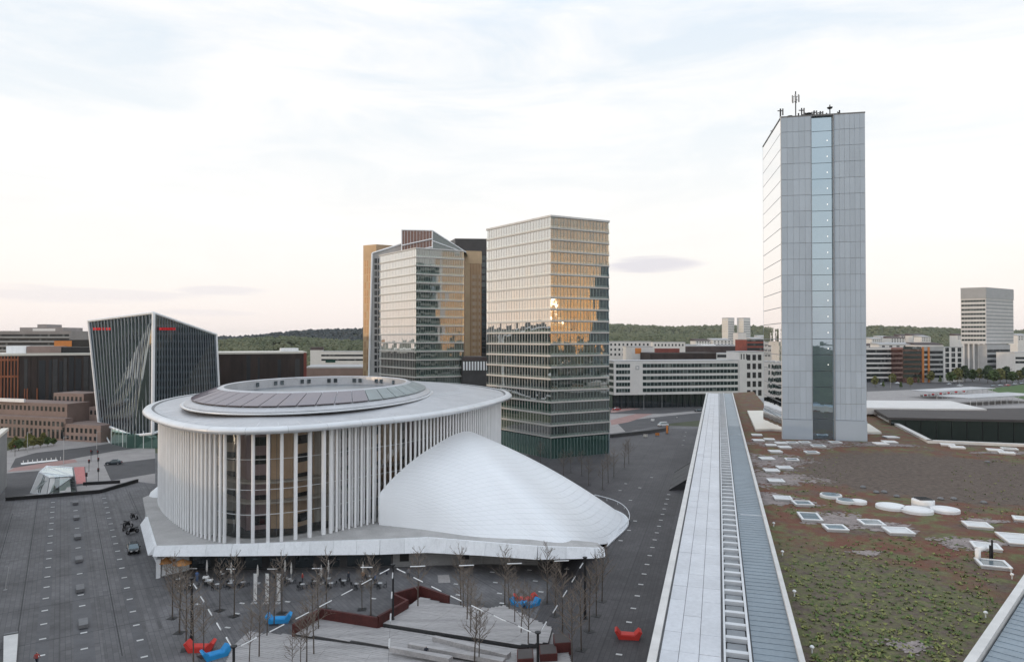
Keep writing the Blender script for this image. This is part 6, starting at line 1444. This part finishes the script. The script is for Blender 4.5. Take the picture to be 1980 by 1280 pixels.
for i, px in enumerate([400, 447, 498, 551, 563, 621, 635, 702]): parasol(px, 1118 + (i % 3) * 5, 'cloth_light', 'closed pale parasol in the cafe, %s from the left' % ORD[i], True)
for i, (px, py) in enumerate([(398, 1122), (406, 1128)]):
    p = G(px, py); t = thing('globe_planter', p, 'white globe planter among the cafe tables, ' + ('left one' if i == 0 else 'right one'), 'planter', 'white globe planters'); put('bowl', MB().lathe([(.25, 0), (.5, .3), (.52, .55), (.35, .8)], 14, p), 'white_paint', t, True); put('soil', MB().lathe([(.34, .8), (.05, .86)], 10, p), 'dark_roof', t)
p = G(857, 1120); o = put('floor_hatch', MB().prism([G(846, 1112), G(868, 1111), G(871, 1126), G(848, 1127)], .006, .04), 'concrete_pave'); tag(o, 'pale square metal hatch in the paving before the concrete wall', 'hatch')
p = G(20, 1255); t = thing('stone_plinth', p, 'pale sloping slab at the lower left picture edge', 'plinth')
put('slab', MB().prism([G(6, 1300), G(30, 1300), G(35, 1238), G(7, 1243)], 0, [.3, .3, .9, .9]), 'parapet', t); put('edge', MB().prism([G(7, 1242), G(35, 1237), G(35, 1235), G(7, 1240)], 0, 1.0), 'gutter', t)
p = G(10, 1140); t = thing('slim_pole', p, 'slim pale pole at the left picture edge', 'pole'); put('shaft', MB().tube(p, p + Vector((.35, .2, 3.4)), .06, 6), 'grey_render', t); put('foot', MB().box(p.x - .2, p.x + .2, p.y - .2, p.y + .2, 0, .05), 'grey_render', t)

# ------------------------------------------------------------------ vehicles
def wheel_parts(root, x, y, r):
    w_ = put('wheel', MB().tube((x - .1, y, r), (x + .1, y, r), r, 14), 'rubber'); w_.parent = root
    q = put('rim', MB().tube((x - .115, y, r), (x + .115, y, r), r * .6, 10), 'rim_metal'); q.parent = w_
def car(p, rz, m_, label, L_=4.4, W_=1.82, H_2=1.5, van=False):
    t = thing('car', p, label, 'car', None, rz)
    def lp(nm, mb, mt, par=None): o = bpy.data.objects.new(nm, mb.mesh(nm, mt)); C.objects.link(o); o.parent = par or t; return o
    hL, hW = L_ / 2, W_ / 2
    sec = [(-hL, .45, .62, .8), (-hL + .12, .3, .80, .9), (-hL + .9, .22, .86, 1), (0, .2, .9, 1), (hL - .9, .22, .92, 1), (hL - .15, .28, .88, .95), (hL, .42, .72, .82)]
    if van: sec = [(-hL, .4, .8, .9), (-hL + .15, .25, 1.0, .96), (-hL + .9, .22, 1.05, 1), (0, .2, 1.1, 1), (hL - .6, .2, 1.1, 1), (hL, .35, 1.0, .95)]
    loops_ = []
    for y, z0, z1_, k_ in sec: w_ = hW * k_; loops_.append([(-w_ * .92, y, z0), (w_ * .92, y, z0), (w_, y, z0 + .22), (w_ * .97, y, z1_ - .06), (w_ * .86, y, z1_), (-w_ * .86, y, z1_), (-w_ * .97, y, z1_ - .06), (-w_, y, z0 + .22)])
    body = lp('body', MB().loops(loops_, capa=True, capb=True), m_)
    zb_ = .87 if not van else 1.04; y0, y1, y2, y3 = (-hL + .95, -hL + 1.75, hL - 1.15, hL - .45) if not van else (-hL + .5, -hL + 1.2, hL - .5, hL - .1)
    g = lp('glasshouse', MB().hexa([(-hW * .86, y0, zb_), (hW * .86, y0, zb_), (hW * .86, y3, zb_), (-hW * .86, y3, zb_)], [(-hW * .66, y1, H_2 - .05), (hW * .66, y1, H_2 - .05), (hW * .66, y2, H_2 - .05), (-hW * .66, y2, H_2 - .05)]), 'dark_glass')
    lp('roof', MB().hexa([(-hW * .67, y1 - .06, H_2 - .06), (hW * .67, y1 - .06, H_2 - .06), (hW * .67, y2 + .06, H_2 - .06), (-hW * .67, y2 + .06, H_2 - .06)], [(-hW * .6, y1 + .05, H_2), (hW * .6, y1 + .05, H_2), (hW * .6, y2 - .05, H_2), (-hW * .6, y2 - .05, H_2)]), m_)
    for sx in (-1, 1):
        for yy in (-hL + .8, hL - .85): wheel_parts(t, sx * (hW - .1), yy, .33)
        lp('headlight', MB().box(sx * hW * .45 - .16, sx * hW * .45 + .16, -hL - .01, -hL + .1, .6, .72), 'white_paint'); lp('taillight', MB().box(sx * hW * .62 - .14, sx * hW * .62 + .14, hL - .1, hL + .012, .66, .82), 'lamp_red')
        lp('mirror', MB().box(sx * (hW + .08) - .1, sx * (hW + .08) + .1, y0 + .45, y0 + .6, .92, 1.06), m_)
    return t
car(G(258, 1066), R(31), 'car_black', 'black car with white roof glare parked beside the concert hall corner', 4.5, 1.9, 1.6)
car(G(220, 898), R(-75), 'car_dark', 'dark car driving on the road behind the glass pavilion')
car(G(1282, 824), R(-70), 'car_white', 'white van beside the orange barrier on the far square', 4.6, 1.9, 1.9, True)
car(G(1192, 793), R(-75), 'car_red', 'red car on the far road at the foot of the glass tower')
car(G(1350, 796), R(-80), 'car_dark', 'dark car on the far road beside the long roof end')
for i, (px, py, m_, tx_) in enumerate([(1856, 747, 'car_white', 'white car on the bend below the pier tower'), (1948, 746, 'car_red', 'red car in front of the tree row at the right edge'), (1934, 747, 'car_silver', 'silver car in front of the tree row'), (1962, 744, 'car_silver', 'silver car behind the red one at the right edge'), (1835, 744, 'car_silver', 'silver car on the road right of the grey tower'), (1920, 748, 'car_dark', 'dark car left of the silver ones by the tree row'), (1975, 743, 'car_dark', 'dark car at the right picture edge'), (1705, 744, 'car_silver', 'silver car below the ribbon office'), (1735, 742, 'car_white', 'white car below the dark red office')]): car(G(px, py), R(-85 + 3 * i), m_, tx_)
def motorbike(px, py, rz, label):
    p = G(px, py); t = thing('motorbike', p, label, 'motorbike', 'motorbikes by the concert hall', rz)
    def lp(nm, mb, mt, par=None): o = bpy.data.objects.new(nm, mb.mesh(nm, mt)); C.objects.link(o); o.parent = par or t; return o
    for y in (-.72, .72): 
        w_ = lp('wheel', MB().tube((-.07, y, .32), (.07, y, .32), .32, 14), 'rubber'); lp('rim', MB().tube((-.075, y, .32), (.075, y, .32), .2, 10), 'rim_metal', w_)
    lp('frame', MB().hexa([(-.16, -.4, .3), (.16, -.4, .3), (.16, .35, .3), (-.16, .35, .3)], [(-.13, -.5, .78), (.13, -.5, .78), (.13, .3, .72), (-.13, .3, .72)]), 'car_black'); lp('seat', MB().hexa([(-.16, .05, .72), (.16, .05, .72), (.14, .85, .8), (-.14, .85, .8)], [(-.15, .05, .84), (.15, .05, .84), (.1, .9, .92), (-.1, .9, .92)]), 'rubber')
    t.scale = (1.35, 1.25, 1.2)
    lp('tank', MB().lathe([(.05, .7), (.2, .75), (.2, .9), (.08, 1.0)], 10, (0, -.2, 0)), 'car_black'); lp('fork', MB().tube((-.08, -.72, .32), (-.1, -.45, 1.0), .035, 5).tube((.08, -.72, .32), (.1, -.45, 1.0), .035, 5), 'rim_metal'); lp('handlebar', MB().tube((-.4, -.4, 1.05), (.4, -.4, 1.05), .03, 5), 'dark_steel')
motorbike(240, 1024, R(20), 'black motorbike parked left of the concert hall, nearest of the cluster'); motorbike(256, 1031, R(-30), 'black motorbike parked left of the concert hall, beside the terrace wall'); motorbike(259, 1003, R(60), 'black motorbike behind the other two at the terrace'); motorbike(248, 1018, R(70), 'black motorbike in the middle of the parked cluster')

# ------------------------------------------------------------------ glass pavilion, low walls, street furniture at the left
pv = thing('glass_pavilion', G(100, 955), 'faceted glass and white steel pavilion on the left of the square', 'pavilion')
D_ = G(100, 955).y
bs = [G(59, 953), G(91, 957), G(148, 951), G(146, 930), G(75, 932)]
tp = [at(76, 913, D_ + 4), at(97, 924, D_ + 1), at(143, 921, D_ + 2), at(141, 904, D_ + 10), at(90, 901, D_ + 10)]
for i in range(5):
    j = (i + 1) % 5; q = [bs[i], bs[j], tp[j], tp[i]]; w_ = put('glass_side', MB().add(q, [(0, 1, 2), (0, 2, 3)]), 'clear_glass', pv)
    put('frame_bar', MB().tube(bs[i], tp[i], .16, 5).tube(tp[i], tp[j], .16, 5).tube(bs[i], bs[j], .14, 5).tube(bs[i], tp[j], .08, 5).tube(bs[i].lerp(bs[j], .5), tp[i].lerp(tp[j], .5), .1, 5).tube(bs[i].lerp(tp[i], .5), bs[j].lerp(tp[j], .5), .08, 5), 'white_metal' if i in (0, 3, 4) else 'gutter', pv)
for i in range(5):        # lattice of thin struts and frosted panes
    j = (i + 1) % 5
    for k_ in range(1, 5): put('strut', MB().tube(bs[i].lerp(bs[j], k_ / 5), tp[i].lerp(tp[j], k_ / 5), .07, 4), 'white_metal' if i in (0, 3, 4) else 'gutter', pv)
    for k_ in (.25, .75): put('strut', MB().tube(bs[i].lerp(tp[i], k_), bs[j].lerp(tp[j], k_), .07, 4), 'white_metal' if i in (0, 3, 4) else 'gutter', pv)
    cc = sum(bs, Vector()) / 5 + Vector((0, 0, 2))
    for k_ in range(5):
        if (i + k_) % 3 == 2: continue
        q = [bs[i].lerp(bs[j], k_ / 5), bs[i].lerp(bs[j], (k_ + 1) / 5), tp[i].lerp(tp[j], (k_ + 1) / 5), tp[i].lerp(tp[j], k_ / 5)]; put('frosted_pane', MB().add([p - (cc - p) * .02 for p in q], [(0, 1, 2), (0, 2, 3)]), 'white_paint', pv)
put('glass_roof', MB().add(tp, [(0, 1, 2), (0, 2, 4), (2, 3, 4)]), 'clear_glass', pv); put('roof_bar', MB().tube(tp[0], tp[2], .12, 5).tube(tp[4], tp[2], .12, 5).tube(tp[1], tp[4], .08, 5).tube(tp[0].lerp(tp[4], .5), tp[1].lerp(tp[2], .5), .08, 5), 'white_metal', pv)
for i in range(6): a, b = tp[0].lerp(tp[4], i / 5), tp[1].lerp(tp[2], i / 5); put('roof_bar', MB().tube(a, b, .07, 5), 'white_metal', pv)
ic = sum(bs, Vector()) / 5; put('stair_core', MB().box(ic.x - 2.5, ic.x + 2.5, ic.y - 1.2, ic.y + 1.5, 0, 2.6), 'concrete_wall', pv)
def low_wall(pix_, hh, m_, name, label):
    t = thing(name, G(*pix_[0]), label, 'wall')
    for a, b in zip(pix_, pix_[1:]):
        A, B = G(*a), G(*b); d = (B - A).normalized(); n_ = Vector((d.y, -d.x, 0)); put('panel', MB().fb(A, d, n_, 0, (B - A).length, -.25, .25, 0, hh), m_, t); put('coping', MB().fb(A, d, n_, -.05, (B - A).length + .05, -.32, .32, hh + .002, hh + .08), 'dark_steel', t)
low_wall([(11, 968), (100, 961), (194, 953), (266, 932)], .75, 'black', 'low_wall', 'long low black wall in front of the glass pavilion'); low_wall([(161, 938), (232, 934)], .7, 'black', 'low_wall', 'short low black wall beside the red crossing')
low_wall([(1180, 846), (1255, 838), (1292, 832)], 1.2, 'dark_wall', 'ramp_wall', 'dark ramp wall on the far square right of the glass tower')
def street_lamp(px, py, h, label, name='street_lamp'):
    p = G(px, py); t = thing(name, p, label, 'street lamp', 'street lamps'); put('pole', MB().tube(p, p + Vector((0, 0, h)), .12, 8, .07), 'grey_render', t); put('arm', MB().tube(p + Vector((0, 0, h - .1)), p + Vector((1.3, 0, h + .1)), .05, 5), 'grey_render', t); put('lamp_head', MB().box(p.x + 1.0, p.x + 1.8, p.y - .15, p.y + .15, h + .05, h + .2), 'gutter', t)
street_lamp(53, 876, 7, 'street lamp before the shrub bed'); street_lamp(123, 896, 8, 'street lamp behind the glass pavilion'); street_lamp(187, 868, 6, 'street lamp before the terraced building'); street_lamp(493, 690, 12, 'dark lamp pole above the rust slab roof'); street_lamp(1245, 792, 8, 'street lamp before the hotel, left one'); street_lamp(1280, 788, 8, 'street lamp before the hotel, right one')
street_lamp(1855, 752, 9, 'street lamp on the bend right of the courtyard'); street_lamp(1722, 750, 9, 'street lamp below the ribbon office')
def signal(px, py, label):
    p = G(px, py); t = thing('traffic_light', p, label, 'traffic light', 'traffic lights'); put('pole', MB().tube(p, p + Vector((0, 0, 3.2)), .06, 6), 'dark_steel', t); hb = put('head', MB().box(p.x - .2, p.x + .2, p.y - .15, p.y + .15, 2.5, 3.5), 'black', t)
    for z in (2.7, 3.0, 3.3): put('lens', MB().box(p.x - .1, p.x + .1, p.y - .17, p.y - .155, z - .1, z + .1), 'lamp_red' if z > 3.2 else 'dark_wall', hb)
for px, py, tx_ in [(176, 892, 'at the far side of the red crossing'), (189, 893, 'right of the far side of the crossing'), (172, 912, 'on the island beside the red crossing'), (190, 908, 'on the island near the dark car'), (190, 930, 'at the near side of the pale crossing'), (167, 940, 'at the near end of the red crossing'), (29, 882, 'by the shrub bed at the left')]: signal(px, py, 'black traffic light ' + tx_)
for i, px in enumerate(range(45, 118, 9)):
    p = G(px, 896 - i * .9); o = put('bollard', MB().lathe([(.09, 0), (.09, .85), (.05, .95)], 8, p), 'white_paint'); tag(o, 'white bollard along the curved road behind the pavilion, %s from the left' % ORD[i], 'bollard', 'white bollards')
# ---- far square: steel wedge, barriers
p = G(1293, 948); A = [G(1293, 948), G(1340, 946), G(1340, 885), G(1320, 905)]
t = thing('entrance_wedge', p, 'dark steel wedge canopy leaning out from the long building onto the square', 'canopy')
b1 = G(1293, 948); b2 = Vector((b1.x + 9, b1.y + 2, 0)); b3 = b2 + RU * 26; b4 = b1 + RU * 24
put('sloped_plate', MB().add([b1, b2 + Vector((0, 0, 4.6)), b3 + Vector((0, 0, 4.6)), b4, b2, b3], [(0, 1, 2, 3), (0, 4, 1), (3, 2, 5), (4, 5, 2, 1)]), 'dark_wall', t)
put('plate_edge', MB().tube(b1, b2 + Vector((0, 0, 4.6)), .12, 5).tube(b4, b3 + Vector((0, 0, 4.6)), .12, 5), 'dark_steel', t)
for k_ in (.25, .5, .75): put('plate_joint', MB().tube(b1.lerp(b4, k_) + Vector((0, 0, .03)), (b2 + Vector((0, 0, 4.6))).lerp(b3 + Vector((0, 0, 4.6)), k_), .05, 4), 'gutter', t)
p = G(1290, 838); t = thing('barrier_post', p, 'orange construction barrier post on the far square', 'barrier'); put('post', MB().box(p.x - .35, p.x + .35, p.y - .2, p.y + .2, 0, 3.2), 'orange', t); put('foot', MB().box(p.x - .8, p.x + .8, p.y - .5, p.y + .5, 0, .12), 'dark_steel', t)
for i, (px, py, m_) in enumerate([(1248, 846, 'cream'), (1271, 843, 'orange'), (1262, 815, 'white_paint')]):
    p = G(px, py); t = thing('barrier_board', p, 'short construction board on the far square, %s from the glass tower' % ORD[i], 'barrier', 'construction boards'); put('board', MB().box(p.x - .8, p.x + .8, p.y - .05, p.y + .05, .3, 1.3), m_, t); put('leg', MB().box(p.x - .6, p.x - .5, p.y - .2, p.y + .2, 0, .3), 'dark_steel', t); put('leg', MB().box(p.x + .5, p.x + .6, p.y - .2, p.y + .2, 0, .3), 'dark_steel', t)
for i in range(13):
    p = G(1782 + i * 7.4, 766.5 - i * .75); t = thing('road_barrier', p, 'red and white road barrier, %s from the left along the works' % ORD[i], 'barrier', 'red and white road barriers'); put('board', MB().box(p.x - .9, p.x + .9, p.y - .06, p.y + .06, .35, 1.15), 'sign_red' if i % 2 else 'white_paint', t); put('foot', MB().box(p.x - .7, p.x + .7, p.y - .3, p.y + .3, 0, .3), 'dark_steel', t)
# ---- tram shelters and low roofs at the right edge
for i, (pa, pb, dep, tx_) in enumerate([((1808, 772), (1925, 764), 16, 'farther'), ((1872, 786), (2010, 778), 18, 'nearer')]):
    A, B = G(*pa), G(*pb); d = (B - A).normalized(); n_ = Vector((d.y, -d.x, 0)); ln = (B - A).length; t = thing('shelter', A, 'flat-roofed grey shelter on thin posts at the right edge, %s one' % tx_, 'shelter', 'flat shelters at the right edge')
    put('roof', MB().fb(A, d, n_, 0, ln, -dep, 0, 4.2, 4.8), 'roof_metal', t)
    for k_ in range(12): q = A + d * (ln * (k_ + .5) / 12); put('post', MB().tube(q + n_ * -.5, q + n_ * -.5 + Vector((0, 0, 4.2)), .14, 6), 'white_paint', t)
# ---- unseen glass tower added right of the frame, mirrors sunset gold into the gate tower
nb_c = Vector((150, 128, 0)) - azv(10) * 4
t, P, F1, F2, far = block('added_mirror_tower', 'unseen glass tower added outside the frame to mirror the sunset into the gate tower', 'tower', nb_c, 6.6, 64, 96.6, 26, 0, 108, 'tower_strip')
for f in range(26): put('glass_band', MB().fb(P, F1[0], F1[1], .1, F1[2] - .1, -.1, .12, 3 + f * 4, 6.7 + f * 4), 'tower_mirror', t)
roofslab(t, far, 108, .5, 1.0)

# ------------------------------------------------------------------ evening haze
hz = put('haze', MB().box(-7000, 7000, -3500, 8000, -2.0, 112.0), None, kind='stuff'); hz['label'] = 'thin evening haze over the whole town'; hz['category'] = 'haze'
hm = bpy.data.materials.new('haze'); hm.use_nodes = True; hn = hm.node_tree.nodes; hn.clear(); ho = hn.new('ShaderNodeOutputMaterial'); hv = hn.new('ShaderNodeVolumePrincipled')
hv.inputs['Color'].default_value = (.93, .95, 1.0, 1); hv.inputs['Density'].default_value = 0.00004; hv.inputs['Anisotropy'].default_value = .2
hm.node_tree.links.new(hv.outputs[0], ho.inputs['Volume']); hz.data.materials.append(hm)
